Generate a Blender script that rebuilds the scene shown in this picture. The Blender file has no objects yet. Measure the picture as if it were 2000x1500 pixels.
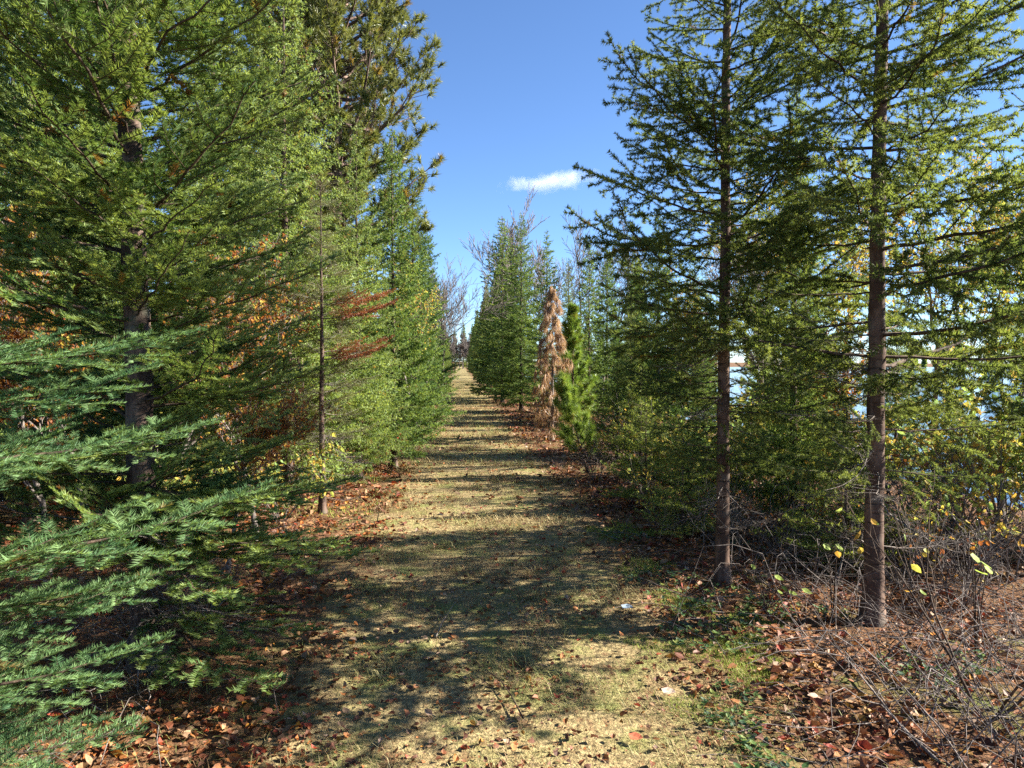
import bpy, math, random
import numpy as np
from mathutils import Vector, Matrix, Euler

SC = bpy.context.scene
COL = SC.collection
R = math.radians
PI = math.pi

# ------------------------------------------------------------------ camera
F_PX, HOR, YAW, EYE = 1500.0, 705.0, R(3.93), 1.6
cam_d = bpy.data.cameras.new('camera')
cam_d.sensor_width = 36.0
cam_d.lens = 36.0 * F_PX / 2000.0
cam_d.clip_start = 0.05
cam_d.clip_end = 5000.0
cam = bpy.data.objects.new('camera', cam_d)
cam.location = (0, 0, EYE)
cam.rotation_euler = (R(90) - math.atan(45 / F_PX), 0, -YAW)
COL.objects.link(cam)
SC.camera = cam

# ------------------------------------------------------------------ sky and sun
SUN_AZ, SUN_EL = R(86), R(31)          # azimuth from +Y (along the path) towards +X
world = bpy.data.worlds.new('World')
SC.world = world
world.use_nodes = True
wn = world.node_tree
bg = wn.nodes['Background']
sky = wn.nodes.new('ShaderNodeTexSky')
sky.sky_type = 'NISHITA'
sky.sun_disc = False
sky.sun_elevation = SUN_EL
sky.sun_rotation = SUN_AZ
sky.altitude = 2500.0
sky.air_density = 0.95
sky.dust_density = 0.6
sky.ozone_density = 6.0
wn.links.new(sky.outputs[0], bg.inputs[0])
bg.inputs[1].default_value = 0.057
sd = bpy.data.lights.new('sun', 'SUN')
sd.energy = 4.6
sd.angle = R(0.53)
sd.color = (1.0, 0.945, 0.85)
sun = bpy.data.objects.new('sun', sd)
sun_dir = Vector((math.sin(SUN_AZ) * math.cos(SUN_EL), math.cos(SUN_AZ) * math.cos(SUN_EL), math.sin(SUN_EL)))
sun.rotation_euler = sun_dir.to_track_quat('Z', 'Y').to_euler()
COL.objects.link(sun)
vs = SC.view_settings
vs.view_transform = 'Standard'
vs.look = 'None'
vs.exposure = 2.2
vs.gamma = 1.0
SC.render.engine = 'CYCLES'
cy = SC.cycles
cy.max_bounces = 4
cy.diffuse_bounces = 3
cy.glossy_bounces = 2
cy.transmission_bounces = 3
cy.transparent_max_bounces = 4
cy.volume_bounces = 1
cy.caustics_reflective = False
cy.caustics_refractive = False
cy.sample_clamp_indirect = 6.0
cy.use_denoising = False

# ------------------------------------------------------------------ helpers
def at(px, depth):
    """Ground point (x, y) at a column of the photograph and a distance along the view axis."""
    lat = (px - 1000.0) / F_PX * depth
    return (math.sin(YAW) * depth + math.cos(YAW) * lat, math.cos(YAW) * depth - math.sin(YAW) * lat)

def zat(py, depth):
    return EYE - (py - HOR) / F_PX * depth

_rs = np.random.RandomState(5)
_LAT = _rs.rand(256, 256)
def vnoise(x, y, s=1.0):
    x = np.asarray(x, float) * s + 71.3
    y = np.asarray(y, float) * s + 37.7
    xi = np.floor(x).astype(int); yi = np.floor(y).astype(int)
    fx = x - xi; fy = y - yi
    fx = fx * fx * (3 - 2 * fx); fy = fy * fy * (3 - 2 * fy)
    g = lambda a, b: _LAT[a % 256, b % 256]
    return (g(xi, yi) * (1 - fx) + g(xi + 1, yi) * fx) * (1 - fy) + (g(xi, yi + 1) * (1 - fx) + g(xi + 1, yi + 1) * fx) * fy

def sstep(a, b, t):
    t = np.clip((np.asarray(t, float) - a) / (b - a), 0, 1)
    return t * t * (3 - 2 * t)

PATH_C = 0.2
def path_c(y):
    return 0.28 - 0.44 * sstep(7, 24, y)
def path_half(y):
    return 1.14 - 0.16 * sstep(7, 24, y) + 0.26 * (vnoise(y, 3.0, 0.35) - 0.5)

def height(x, y):
    x = np.asarray(x, float); y = np.asarray(y, float)
    h = 0.10 * (vnoise(x, y, 0.45) - 0.5) + 0.05 * (vnoise(x, y, 1.7) - 0.5)
    side = sstep(1.0, 2.2, np.abs(x - path_c(y)))
    h = h * (0.35 + 0.9 * side)
    h = h - 2.9 * sstep(4.5, 19.0, x) - 0.12 * sstep(2.2, 4.0, x)
    return h

def gz(x, y):
    return float(height(x, y))

class MB:
    """Collects triangles: points, faces, material numbers and a colour for each point."""
    def __init__(s):
        s.V, s.F, s.M, s.C, s.S, s.n = [], [], [], [], [], 0
    def add(s, v, f, m=0, c=(0.5, 0.5, 0.5), smooth=False):
        v = np.asarray(v, float).reshape(-1, 3); f = np.asarray(f, int).reshape(-1, 3)
        if len(v) == 0: return
        c = np.asarray(c, float)
        if c.ndim == 1: c = np.tile(c, (len(v), 1))
        s.V.append(v); s.F.append(f + s.n); s.M.append(np.full(len(f), m)); s.C.append(c)
        s.S.append(np.full(len(f), smooth)); s.n += len(v)
    def join(s, o, mat=None):
        for v, f, m, c, sm in zip(o.V, o.F, o.M, o.C, o.S):
            pass
        v, f, m, c, sm = o.arrays()
        if mat is not None:
            A = np.array(mat)
            v = v @ A[:3, :3].T + A[:3, 3]
        s.V.append(v); s.F.append(f + s.n); s.M.append(m); s.C.append(c); s.S.append(sm); s.n += len(v)
    def arrays(s):
        return (np.concatenate(s.V), np.concatenate(s.F), np.concatenate(s.M), np.concatenate(s.C), np.concatenate(s.S))
    def mesh(s, name, mats):
        v, f, m, c, sm = s.arrays()
        me = bpy.data.meshes.new(name)
        me.vertices.add(len(v)); me.vertices.foreach_set('co', v.astype(np.float32).ravel())
        me.loops.add(len(f) * 3); me.loops.foreach_set('vertex_index', f.astype(np.int32).ravel())
        me.polygons.add(len(f))
        me.polygons.foreach_set('loop_start', (np.arange(len(f)) * 3).astype(np.int32))
        for x in mats: me.materials.append(x)
        me.polygons.foreach_set('material_index', m.astype(np.int32))
        me.polygons.foreach_set('use_smooth', sm.astype(bool))
        a = me.attributes.new('col', 'FLOAT_COLOR', 'POINT')
        a.data.foreach_set('color', np.concatenate([c, np.ones((len(c), 1))], 1).astype(np.float32).ravel())
        me.update(calc_edges=True)
        return me

def link(name, me, parent=None, loc=(0, 0, 0), rot=(0, 0, 0), sc=1.0):
    o = bpy.data.objects.new(name, me)
    COL.objects.link(o)
    o.parent = parent
    o.location = loc; o.rotation_euler = rot
    o.scale = (sc, sc, sc) if not hasattr(sc, '__len__') else sc
    return o

def tag(o, label=None, cat=None, group=None, kind=None):
    if label: o['label'] = label
    if cat: o['category'] = cat
    if group: o['group'] = group
    if kind: o['kind'] = kind
    return o

def empty(name, loc, label, cat, group=None, rz=0.0):
    o = bpy.data.objects.new(name, None)
    COL.objects.link(o)
    o.location = loc; o.rotation_euler = (0, 0, rz); o.empty_display_size = 0.2
    return tag(o, label, cat, group)

def nrm(a):
    return a / np.maximum(np.linalg.norm(a, axis=-1, keepdims=True), 1e-9)

def segs_tube(mb, P0, P1, r0, r1, m=0, sides=3, c=(0.5, 0.5, 0.5)):
    P0 = np.asarray(P0, float); P1 = np.asarray(P1, float)
    n = len(P0)
    if n == 0: return
    r0 = np.broadcast_to(np.asarray(r0, float), (n,)); r1 = np.broadcast_to(np.asarray(r1, float), (n,))
    d = nrm(P1 - P0)
    ref = np.where(np.abs(d[:, 2:3]) > 0.9, np.array([[1., 0, 0]]), np.array([[0., 0, 1]]))
    a = nrm(np.cross(d, ref)); b = np.cross(d, a)
    th = np.arange(sides) * 2 * PI / sides
    ring = a[:, None, :] * np.cos(th)[None, :, None] + b[:, None, :] * np.sin(th)[None, :, None]
    v = np.concatenate([P0[:, None, :] + ring * r0[:, None, None], P1[:, None, :] + ring * r1[:, None, None]], 1)
    f = []
    for k in range(sides):
        k2 = (k + 1) % sides
        f += [[k, k2, sides + k2], [k, sides + k2, sides + k]]
    f = np.array(f)[None] + (np.arange(n) * 2 * sides)[:, None, None]
    mb.add(v, f, m, c, smooth=True)

def poly_tube(mb, pts, rad, m=0, sides=8, c=(0.5, 0.5, 0.5), wob=0.0, rng=None, cap=True):
    pts = np.asarray(pts, float); rad = np.asarray(rad, float)
    n = len(pts)
    d = nrm(np.gradient(pts, axis=0))
    ref = np.array([0.0, 1, 0]) if abs(d[0][1]) < 0.8 else np.array([1.0, 0, 0])
    a = nrm(np.cross(d, ref)); b = np.cross(d, a)
    th = np.arange(sides) * 2 * PI / sides
    rr = rad[:, None] * np.ones(sides)[None]
    if wob and rng is not None: rr = rr * (1 + wob * (rng.rand(n, sides) - 0.5))
    v = pts[:, None, :] + (a[:, None, :] * np.cos(th)[None, :, None] + b[:, None, :] * np.sin(th)[None, :, None]) * rr[:, :, None]
    f = []
    for i in range(n - 1):
        for k in range(sides):
            k2 = (k + 1) % sides
            p, q, r_, s_ = i * sides + k, i * sides + k2, (i + 1) * sides + k2, (i + 1) * sides + k
            f += [[p, q, r_], [p, r_, s_]]
    v = v.reshape(-1, 3)
    if cap:
        v = np.concatenate([v, pts[-1:]]); t = len(v) - 1
        for k in range(sides): f.append([(n - 1) * sides + k, (n - 1) * sides + (k + 1) % sides, t])
    mb.add(v, f, m, c, smooth=True)

# ------------------------------------------------------------------ materials
def mat_new(name):
    m = bpy.data.materials.new(name)
    m.use_nodes = True
    nt = m.node_tree
    for n in list(nt.nodes): nt.nodes.remove(n)
    out = nt.nodes.new('ShaderNodeOutputMaterial')
    return m, nt, out

def N(nt, t, **kw):
    n = nt.nodes.new(t)
    for k, v in kw.items():
        if k.startswith('i_'):
            key = k[2:]
            n.inputs[int(key) if key.isdigit() else key.replace('_', ' ')].default_value = v
        else: setattr(n, k, v)
    return n

def rgba(c): return (c[0], c[1], c[2], 1.0)

def mixc(nt, fac, a, b, mode='MIX'):
    n = nt.nodes.new('ShaderNodeMix'); n.data_type = 'RGBA'; n.blend_type = mode
    for s, v in ((0, fac), (6, a), (7, b)):
        if isinstance(v, bpy.types.NodeSocket): nt.links.new(v, n.inputs[s])
        else: n.inputs[s].default_value = v if s == 0 else rgba(v)
    return n.outputs[2]

def foliage_mat(name, dark, light, trans=0.3, rough=0.42, spec=0.35, warm=None):
    """Needles: a tint stored for each shoot, a shift for each bough."""
    m, nt, out = mat_new(name)
    att = N(nt, 'ShaderNodeAttribute', attribute_name='col')
    sep = N(nt, 'ShaderNodeSeparateColor'); nt.links.new(att.outputs['Color'], sep.inputs[0])
    oi = N(nt, 'ShaderNodeObjectInfo')
    a1 = N(nt, 'ShaderNodeMath', operation='MULTIPLY_ADD', i_1=0.45, i_2=-0.2); nt.links.new(oi.outputs['Random'], a1.inputs[0])
    ad = N(nt, 'ShaderNodeMath', operation='ADD', use_clamp=True); nt.links.new(sep.outputs[0], ad.inputs[0]); nt.links.new(a1.outputs[0], ad.inputs[1])
    c = mixc(nt, ad.outputs[0], dark, light)
    if warm: c = mixc(nt, sep.outputs[1], c, warm)
    p = N(nt, 'ShaderNodeBsdfPrincipled', i_Roughness=rough)
    p.inputs['Specular IOR Level'].default_value = spec
    nt.links.new(c, p.inputs['Base Color'])
    t = N(nt, 'ShaderNodeBsdfTranslucent')
    c2 = mixc(nt, 1.0, c, (1.25, 1.15, 0.6), 'MULTIPLY')
    nt.links.new(c2, t.inputs[0])
    mx = N(nt, 'ShaderNodeMixShader'); mx.inputs[0].default_value = trans
    nt.links.new(p.outputs[0], mx.inputs[1]); nt.links.new(t.outputs[0], mx.inputs[2])
    nt.links.new(mx.outputs[0], out.inputs[0])
    return m

def colour_mat(name, trans=0.25, rough=0.55, spec=0.25, gain=1.0):
    """Leaves and grass: the colour of each leaf or blade is stored on it."""
    m, nt, out = mat_new(name)
    att = N(nt, 'ShaderNodeAttribute', attribute_name='col')
    geo = N(nt, 'ShaderNodeNewGeometry')
    no = N(nt, 'ShaderNodeTexNoise', i_Scale=90.0, i_Detail=2.0); nt.links.new(geo.outputs['Position'], no.inputs['Vector'])
    mr = N(nt, 'ShaderNodeMapRange', i_1=0.3, i_2=0.7, i_3=0.75 * gain, i_4=1.2 * gain); nt.links.new(no.outputs[0], mr.inputs[0])
    cc = N(nt, 'ShaderNodeCombineColor')
    for k in range(3): nt.links.new(mr.outputs[0], cc.inputs[k])
    c = mixc(nt, 1.0, att.outputs['Color'], cc.outputs[0], 'MULTIPLY')
    p = N(nt, 'ShaderNodeBsdfPrincipled', i_Roughness=rough)
    p.inputs['Specular IOR Level'].default_value = spec
    nt.links.new(c, p.inputs['Base Color'])
    t = N(nt, 'ShaderNodeBsdfTranslucent'); nt.links.new(c, t.inputs[0])
    mx = N(nt, 'ShaderNodeMixShader'); mx.inputs[0].default_value = trans
    nt.links.new(p.outputs[0], mx.inputs[1]); nt.links.new(t.outputs[0], mx.inputs[2])
    nt.links.new(mx.outputs[0], out.inputs[0])
    return m

def bark_mat(name, dark, light, lichen=None, scale=14.0, bands=True):
    m, nt, out = mat_new(name)
    tc = N(nt, 'ShaderNodeTexCoord')
    mp = N(nt, 'ShaderNodeMapping'); mp.inputs['Scale'].default_value = (scale, scale, scale * 0.35)
    nt.links.new(tc.outputs['Object'], mp.inputs[0])
    n1 = N(nt, 'ShaderNodeTexNoise', i_Scale=1.0, i_Detail=6.0, i_Roughness=0.65); nt.links.new(mp.outputs[0], n1.inputs['Vector'])
    v = N(nt, 'ShaderNodeTexVoronoi', i_Scale=2.2); nt.links.new(mp.outputs[0], v.inputs['Vector'])
    c = mixc(nt, n1.outputs[0], dark, light)
    rp = N(nt, 'ShaderNodeMapRange', i_1=0.45, i_2=0.62); nt.links.new(n1.outputs[0], rp.inputs[0])
    c = mixc(nt, rp.outputs[0], dark, light)
    hgt = n1.outputs[0]
    if bands:
        mp2 = N(nt, 'ShaderNodeMapping'); mp2.inputs['Scale'].default_value = (5, 5, 42)
        nt.links.new(tc.outputs['Object'], mp2.inputs[0])
        n2 = N(nt, 'ShaderNodeTexNoise', i_Scale=1.0, i_Detail=3.0); nt.links.new(mp2.outputs[0], n2.inputs['Vector'])
        r2 = N(nt, 'ShaderNodeMapRange', i_1=0.60, i_2=0.70); nt.links.new(n2.outputs[0], r2.inputs[0])
        c = mixc(nt, r2.outputs[0], c, tuple(0.35 * q for q in dark))
        sub = N(nt, 'ShaderNodeMath', operation='MULTIPLY_ADD', i_1=-0.5); nt.links.new(r2.outputs[0], sub.inputs[0]); nt.links.new(n1.outputs[0], sub.inputs[2])
        hgt = sub.outputs[0]
    if lichen:
        n3 = N(nt, 'ShaderNodeTexNoise', i_Scale=4.5, i_Detail=4.0); nt.links.new(tc.outputs['Object'], n3.inputs['Vector'])
        r3 = N(nt, 'ShaderNodeMapRange', i_1=0.56, i_2=0.66, i_4=0.75); nt.links.new(n3.outputs[0], r3.inputs[0])
        c = mixc(nt, r3.outputs[0], c, lichen)
    p = N(nt, 'ShaderNodeBsdfPrincipled', i_Roughness=0.85)
    p.inputs['Specular IOR Level'].default_value = 0.2
    nt.links.new(c, p.inputs['Base Color'])
    b = N(nt, 'ShaderNodeBump', i_Strength=0.7, i_Distance=0.012); nt.links.new(hgt, b.inputs['Height'])
    nt.links.new(b.outputs[0], p.inputs['Normal'])
    nt.links.new(p.outputs[0], out.inputs[0])
    return m

M_FIR = foliage_mat('fir_needles', (0.070, 0.140, 0.042), (0.295, 0.375, 0.115), 0.44, rough=0.5, spec=0.25, warm=(0.28, 0.10, 0.03))
M_BLUE = foliage_mat('blue_fir_needles', (0.050, 0.125, 0.052), (0.20, 0.31, 0.115), 0.38, rough=0.55, spec=0.22, warm=(0.22, 0.12, 0.04))
M_SPRUCE = foliage_mat('spruce_needles', (0.062, 0.105, 0.036), (0.21, 0.26, 0.08), 0.52, rough=0.6, spec=0.15, warm=(0.22, 0.12, 0.03))
M_DENSE = foliage_mat('dense_spruce_needles', (0.060, 0.130, 0.042), (0.235, 0.315, 0.09), 0.42, rough=0.6, spec=0.15, warm=(0.20, 0.14, 0.03))
M_SPARSE = foliage_mat('sparse_spruce_needles', (0.09, 0.115, 0.035), (0.25, 0.25, 0.08), 0.3, warm=(0.22, 0.12, 0.04))
M_PINE = foliage_mat('pine_needles', (0.075, 0.10, 0.03), (0.22, 0.24, 0.075), 0.35, warm=(0.25, 0.13, 0.03))
M_LIME = foliage_mat('young_pine_needles', (0.12, 0.21, 0.035), (0.30, 0.40, 0.10), 0.35, warm=(0.3, 0.2, 0.05))
M_LOWFIR = foliage_mat('lime_fir_needles', (0.12, 0.19, 0.045), (0.33, 0.38, 0.10), 0.45, rough=0.6, spec=0.15, warm=(0.4, 0.3, 0.06))
M_DEAD = foliage_mat('dead_needles', (0.29, 0.18, 0.115), (0.50, 0.34, 0.22), 0.3)
M_RUST = foliage_mat('rust_needles', (0.17, 0.045, 0.02), (0.36, 0.13, 0.05), 0.3)
M_TWIG = bark_mat('twig_bark', (0.05, 0.034, 0.024), (0.13, 0.09, 0.062), scale=30, bands=False)
M_GTWIG = bark_mat('grey_twig_bark', (0.10, 0.082, 0.07), (0.26, 0.22, 0.19), scale=30, bands=False)
M_BARK = bark_mat('fir_bark', (0.055, 0.036, 0.027), (0.17, 0.115, 0.085), lichen=(0.16, 0.165, 0.12))
M_RBARK = bark_mat('smooth_brown_bark', (0.075, 0.044, 0.030), (0.19, 0.125, 0.090), lichen=(0.15, 0.13, 0.105), scale=9)
M_PBARK = bark_mat('pine_bark', (0.07, 0.045, 0.035), (0.22, 0.15, 0.11), scale=8)
M_GREY = bark_mat('grey_bark', (0.12, 0.095, 0.08), (0.28, 0.235, 0.20), scale=8)
M_LEAF = colour_mat('leaf_colours', 0.5)
M_LITTER = colour_mat('dry_leaf_colours', 0.15, rough=0.6)
M_BLADE = colour_mat('grass_colours', 0.25, rough=0.6)

def floor_mat():
    m, nt, out = mat_new('forest_floor')
    geo = N(nt, 'ShaderNodeNewGeometry')
    def noise(s, d=6.0, r=0.6):
        n = N(nt, 'ShaderNodeTexNoise', i_Scale=s, i_Detail=d, i_Roughness=r); nt.links.new(geo.outputs['Position'], n.inputs['Vector']); return n.outputs[0]
    def ramp(sock, a, b):
        r = N(nt, 'ShaderNodeMapRange', i_1=a, i_2=b); nt.links.new(sock, r.inputs[0]); return r.outputs[0]
    c = mixc(nt, ramp(noise(22.0), 0.4, 0.62), (0.075, 0.042, 0.026), (0.21, 0.11, 0.055))
    c = mixc(nt, ramp(noise(60.0, 3), 0.52, 0.66), c, (0.27, 0.13, 0.055))
    c = mixc(nt, ramp(noise(1.3, 4), 0.55, 0.68), c, (0.12, 0.135, 0.04))
    g = mixc(nt, ramp(noise(35.0), 0.38, 0.62), (0.17, 0.125, 0.06), (0.42, 0.32, 0.155))
    g = mixc(nt, ramp(noise(3.2, 5), 0.48, 0.64), g, (0.22, 0.225, 0.075))
    g = mixc(nt, ramp(noise(8.0, 5), 0.56, 0.68), g, (0.19, 0.10, 0.05))
    sx = N(nt, 'ShaderNodeSeparateXYZ'); nt.links.new(geo.outputs['Position'], sx.inputs[0])
    a = N(nt, 'ShaderNodeMath', operation='SUBTRACT', i_1=PATH_C); nt.links.new(sx.outputs[0], a.inputs[0])
    b = N(nt, 'ShaderNodeMath', operation='ABSOLUTE'); nt.links.new(a.outputs[0], b.inputs[0])
    k = N(nt, 'ShaderNodeMath', operation='MULTIPLY_ADD', i_1=1.3); nt.links.new(noise(2.3, 6, 0.7), k.inputs[0]); nt.links.new(b.outputs[0], k.inputs[2])
    c = mixc(nt, ramp(k.outputs[0], 1.95, 1.45), c, g)
    p = N(nt, 'ShaderNodeBsdfPrincipled', i_Roughness=0.95); p.inputs['Specular IOR Level'].default_value = 0.1
    nt.links.new(c, p.inputs['Base Color'])
    bp = N(nt, 'ShaderNodeBump', i_Strength=0.9, i_Distance=0.03); nt.links.new(noise(50.0), bp.inputs['Height'])
    nt.links.new(bp.outputs[0], p.inputs['Normal']); nt.links.new(p.outputs[0], out.inputs[0])
    return m

M_FLOOR = floor_mat()

def water_mat():
    m, nt, out = mat_new('lake_water')
    geo = N(nt, 'ShaderNodeNewGeometry')
    n = N(nt, 'ShaderNodeTexNoise', i_Scale=1.6, i_Detail=4.0); nt.links.new(geo.outputs['Position'], n.inputs['Vector'])
    p = N(nt, 'ShaderNodeBsdfPrincipled', i_Roughness=0.08, i_IOR=1.33); p.inputs['Base Color'].default_value = (0.03, 0.06, 0.09, 1)
    b = N(nt, 'ShaderNodeBump', i_Strength=0.5, i_Distance=0.15); nt.links.new(n.outputs[0], b.inputs['Height'])
    nt.links.new(b.outputs[0], p.inputs['Normal']); nt.links.new(p.outputs[0], out.inputs[0])
    return m

# ------------------------------------------------------------------ the setting
def grid_mesh(name, xs, ys, zf, mat):
    X, Y = np.meshgrid(xs, ys)
    Z = zf(X, Y)
    v = np.stack([X, Y, Z], -1).reshape(-1, 3)
    nx, ny = len(xs), len(ys)
    i = (np.arange(ny - 1)[:, None] * nx + np.arange(nx - 1)[None]).ravel()
    f = np.concatenate([np.stack([i, i + 1, i + nx + 1], 1), np.stack([i, i + nx + 1, i + nx], 1)])
    mb = MB(); mb.add(v, f, 0, smooth=True)
    return mb.mesh(name, [mat])

gx = np.concatenate([[-900, -300, -100, -50, -30, -20, -14], np.arange(-10, 10.01, 0.2), np.arange(10.5, 20, 0.5), [22, 30, 60, 120, 300, 900]])
gy = np.concatenate([[-600, -150, -40, -15, -6], np.arange(-3, 20, 0.2), np.arange(20, 60, 0.8), np.arange(60, 200, 5), [230, 300, 500, 1200, 2500]])
tag(link('ground', grid_mesh('ground', gx, gy, height, M_FLOOR)), kind='structure')

py_ = np.concatenate([np.arange(-3, 30, 0.2), np.arange(30, 185, 1.0)])
pu = np.linspace(-1, 1, 15)
Yp = np.repeat(py_[:, None], 15, 1)
hw = path_half(py_)[:, None] + 0.10 * (vnoise(py_[:, None] + 0 * pu, 9.0 + np.sign(pu)[None], 2.2) - 0.5)
Xp = path_c(py_)[:, None] + pu[None] * hw
Zp = height(Xp, Yp) + 0.006
i = (np.arange(len(py_) - 1)[:, None] * 15 + np.arange(14)[None]).ravel()
mb = MB(); mb.add(np.stack([Xp, Yp, Zp], -1).reshape(-1, 3), np.concatenate([np.stack([i, i + 1, i + 16], 1), np.stack([i, i + 16, i + 15], 1)]), 0, smooth=True)
tag(link('path', mb.mesh('path', [M_FLOOR])), kind='structure')

WATER_Z = -1.75
tag(link('lake_water', grid_mesh('lake_water', np.linspace(6, 260, 30), np.linspace(-60, 420, 40), lambda X, Y: 0 * X + WATER_Z, water_mat())), kind='structure')

# ------------------------------------------------------------------ boughs
def fir_shoots(L, rng, gap=0.055, side=0.60, sub_gap=0.055, droop=0.04, sub=True, cap=0.5, ang=(44, 58), bare=0.12, hang=0.0, puff=0.22):
    """Segments of one bough along +X in a nearly flat spray: main axis, side shoots, and their side shoots."""
    S = []           # p0, p1, r0, r1, needles?, order, tint
    nseg = 14
    t = np.linspace(0, 1, nseg + 1)
    bow = rng.uniform(-0.05, 0.08)
    ax = np.stack([L * t, bow * np.sin(t * PI) * L + 0.012 * np.cumsum(rng.randn(nseg + 1)) * L, -droop * L * np.sin(t * PI * 0.85) + 0.05 * L * t ** 3], 1)
    ax[:, 1] -= ax[0, 1]
    rad = 0.0085 * L * (1 - 0.82 * t) + 0.0012
    for k in range(nseg):
        S.append((ax[k], ax[k + 1], rad[k], rad[k + 1], 1.0 if t[k] > 0.55 else 0.0, 0, rng.rand()))
    P = lambda s: np.array([np.interp(s, t, ax[:, q]) for q in range(3)])
    x = bare * L
    while x < L * 0.985:
        s = x / L
        for sg in (-1, 1):
            if rng.rand() < 0.10: continue
            l = min(side * (L - x) * (0.55 + 0.45 * min(1, (x / L) / 0.25)) + 0.04, cap * L) * rng.uniform(0.6, 1.12)
            a = R(rng.uniform(*ang)) * sg
            p0 = P(s); up = rng.uniform(-puff, puff * 1.3) - hang * rng.uniform(0.2, 1.0)
            d = np.array([math.cos(a), math.sin(a), up]); d /= np.linalg.norm(d)
            d2 = np.array([math.cos(a * 0.72), math.sin(a * 0.72), up + 0.05]); d2 /= np.linalg.norm(d2)
            pm = p0 + d * l * 0.5; p1 = pm + d2 * l * 0.5
            tn = rng.rand()
            S.append((p0, pm, 0.0016 + 0.004 * l, 0.0013 + 0.002 * l, 1.0 if s > 0.3 else 0.65, 1, tn))
            S.append((pm, p1, 0.0013 + 0.002 * l, 0.0009, 1.0, 1, min(1, tn + 0.2)))
            if sub and l > 0.10:
                q = 0.04 + sub_gap * 0.4
                while q < l * 0.95:
                    for g in (-1, 1):
                        if rng.rand() < 0.2: continue
                        b = p0 + d * q if q < l * 0.5 else pm + d2 * (q - l * 0.5)
                        l2 = (0.40 * (l - q) + 0.030) * rng.uniform(0.6, 1.15)
                        a2 = a + g * R(rng.uniform(42, 56))
                        e = np.array([math.cos(a2), math.sin(a2), up + rng.uniform(-0.4, 0.35) - hang * 0.5]); e /= np.linalg.norm(e)
                        S.append((b, b + e * l2, 0.0012, 0.0008, 1.0, 2, min(1, max(0, tn + rng.uniform(-0.2, 0.35)))))
                    q += sub_gap * rng.uniform(0.8, 1.3)
        x += gap * rng.uniform(0.75, 1.3)
    return S

def emit_bough(mb, S, rng, nl=0.018, nw=0.0021, dens=320, comb=True, wood=0, leaf=1, wood_sides=3, fwd=(48, 68), rust=0.0, min_r=0.0, old=1.0):
    P0 = np.array([s[0] for s in S]); P1 = np.array([s[1] for s in S])
    r0 = np.array([s[2] for s in S]); r1 = np.array([s[3] for s in S])
    nd = np.array([s[4] for s in S]); order = np.array([s[5] for s in S]); tint = np.array([s[6] for s in S])
    keep = r0 >= min_r
    segs_tube(mb, P0[keep], P1[keep], r0[keep], r1[keep], wood, wood_sides)
    ln = np.linalg.norm(P1 - P0, axis=1)
    cnt = np.floor(ln * dens * nd * np.where(rng.rand(len(S)) < old, 1, 0) + rng.rand(len(S))).astype(int)
    idx = np.repeat(np.arange(len(S)), cnt)
    n = len(idx)
    if n == 0: return
    u = rng.rand(n)
    d = nrm(P1 - P0)[idx]
    base = P0[idx] + (P1 - P0)[idx] * u[:, None]
    up = np.array([[0., 0, 1]])
    s = nrm(np.cross(np.repeat(up, n, 0), d)); w = np.cross(d, s)
    if comb:
        side = np.where(rng.rand(n) < 0.5, 0.0, PI)
        lift = np.abs(rng.normal(0.15, 0.38, n))
        phi = np.where(side == 0, lift, PI - lift)
    else:
        phi = rng.rand(n) * 2 * PI
    a = np.radians(rng.uniform(fwd[0], fwd[1], n))
    rad = s * np.cos(phi)[:, None] + w * np.sin(phi)[:, None]
    nd_ = d * np.cos(a)[:, None] + rad * np.sin(a)[:, None]
    L = nl * rng.uniform(0.7, 1.15, n) * (0.75 + 0.25 * np.sin(u * PI))
    roll = rng.normal(0, 0.5, n)
    tang = np.cross(nd_, rad)
    wid = nrm(d * np.cos(roll)[:, None] + nrm(tang) * np.sin(roll)[:, None]) * (nw * 0.5 * rng.uniform(0.8, 1.2, n))[:, None]
    base = base + rad * 0.001
    tip = base + nd_ * L[:, None]
    mid = base + nd_ * (L * 0.35)[:, None]
    v = np.stack([base - wid * 0.7, base + wid * 0.7, mid + wid, tip, mid - wid], 1) if False else np.stack([base - wid, base + wid, tip], 1)
    f = np.arange(n * 3).reshape(-1, 3)
    c = np.zeros((n, 3)); c[:, 0] = np.clip(tint[idx] * 0.75 + rng.uniform(-0.12, 0.22, n), 0, 1)
    if rust > 0:
        sr = (rng.rand(len(S)) < rust).astype(float)
        c[:, 1] = sr[idx] * rng.uniform(0.4, 1.0, n)
    mb.add(v, f, leaf, np.repeat(c, 3, 0))

def bough_set(name, k, seed, mats, shoot_kw, emit_kw, L=(1.1, 1.35)):
    out = []
    for j in range(k):
        rng = np.random.RandomState(seed + j)
        l = rng.uniform(*L)
        mb = MB()
        emit_bough(mb, fir_shoots(l, rng, **shoot_kw), rng, **emit_kw)
        out.append((mb.mesh(name, mats), l))
    return out

FIR = bough_set('fir_bough', 7, 100, [M_TWIG, M_FIR], dict(gap=0.108, sub_gap=0.14, puff=0.20), dict(nl=0.035, nw=0.0066, dens=540, rust=0.03))
BLUE = bough_set('blue_fir_bough', 6, 200, [M_TWIG, M_BLUE], dict(gap=0.085, sub_gap=0.098, cap=0.42, puff=0.18), dict(nl=0.036, nw=0.0040, dens=640, rust=0.02))
SPR = bough_set('spruce_bough', 7, 300, [M_TWIG, M_SPRUCE], dict(gap=0.135, sub_gap=0.15, hang=0.42, droop=0.07, ang=(36, 60), puff=0.34), dict(nl=0.033, nw=0.0072, dens=560, comb=False, fwd=(40, 70), rust=0.01))
THIN = bough_set('sparse_bough', 5, 400, [M_GTWIG, M_SPARSE], dict(gap=0.075, sub_gap=0.085, hang=0.1), dict(nl=0.028, nw=0.007, dens=190, comb=False, old=0.8))
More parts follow.
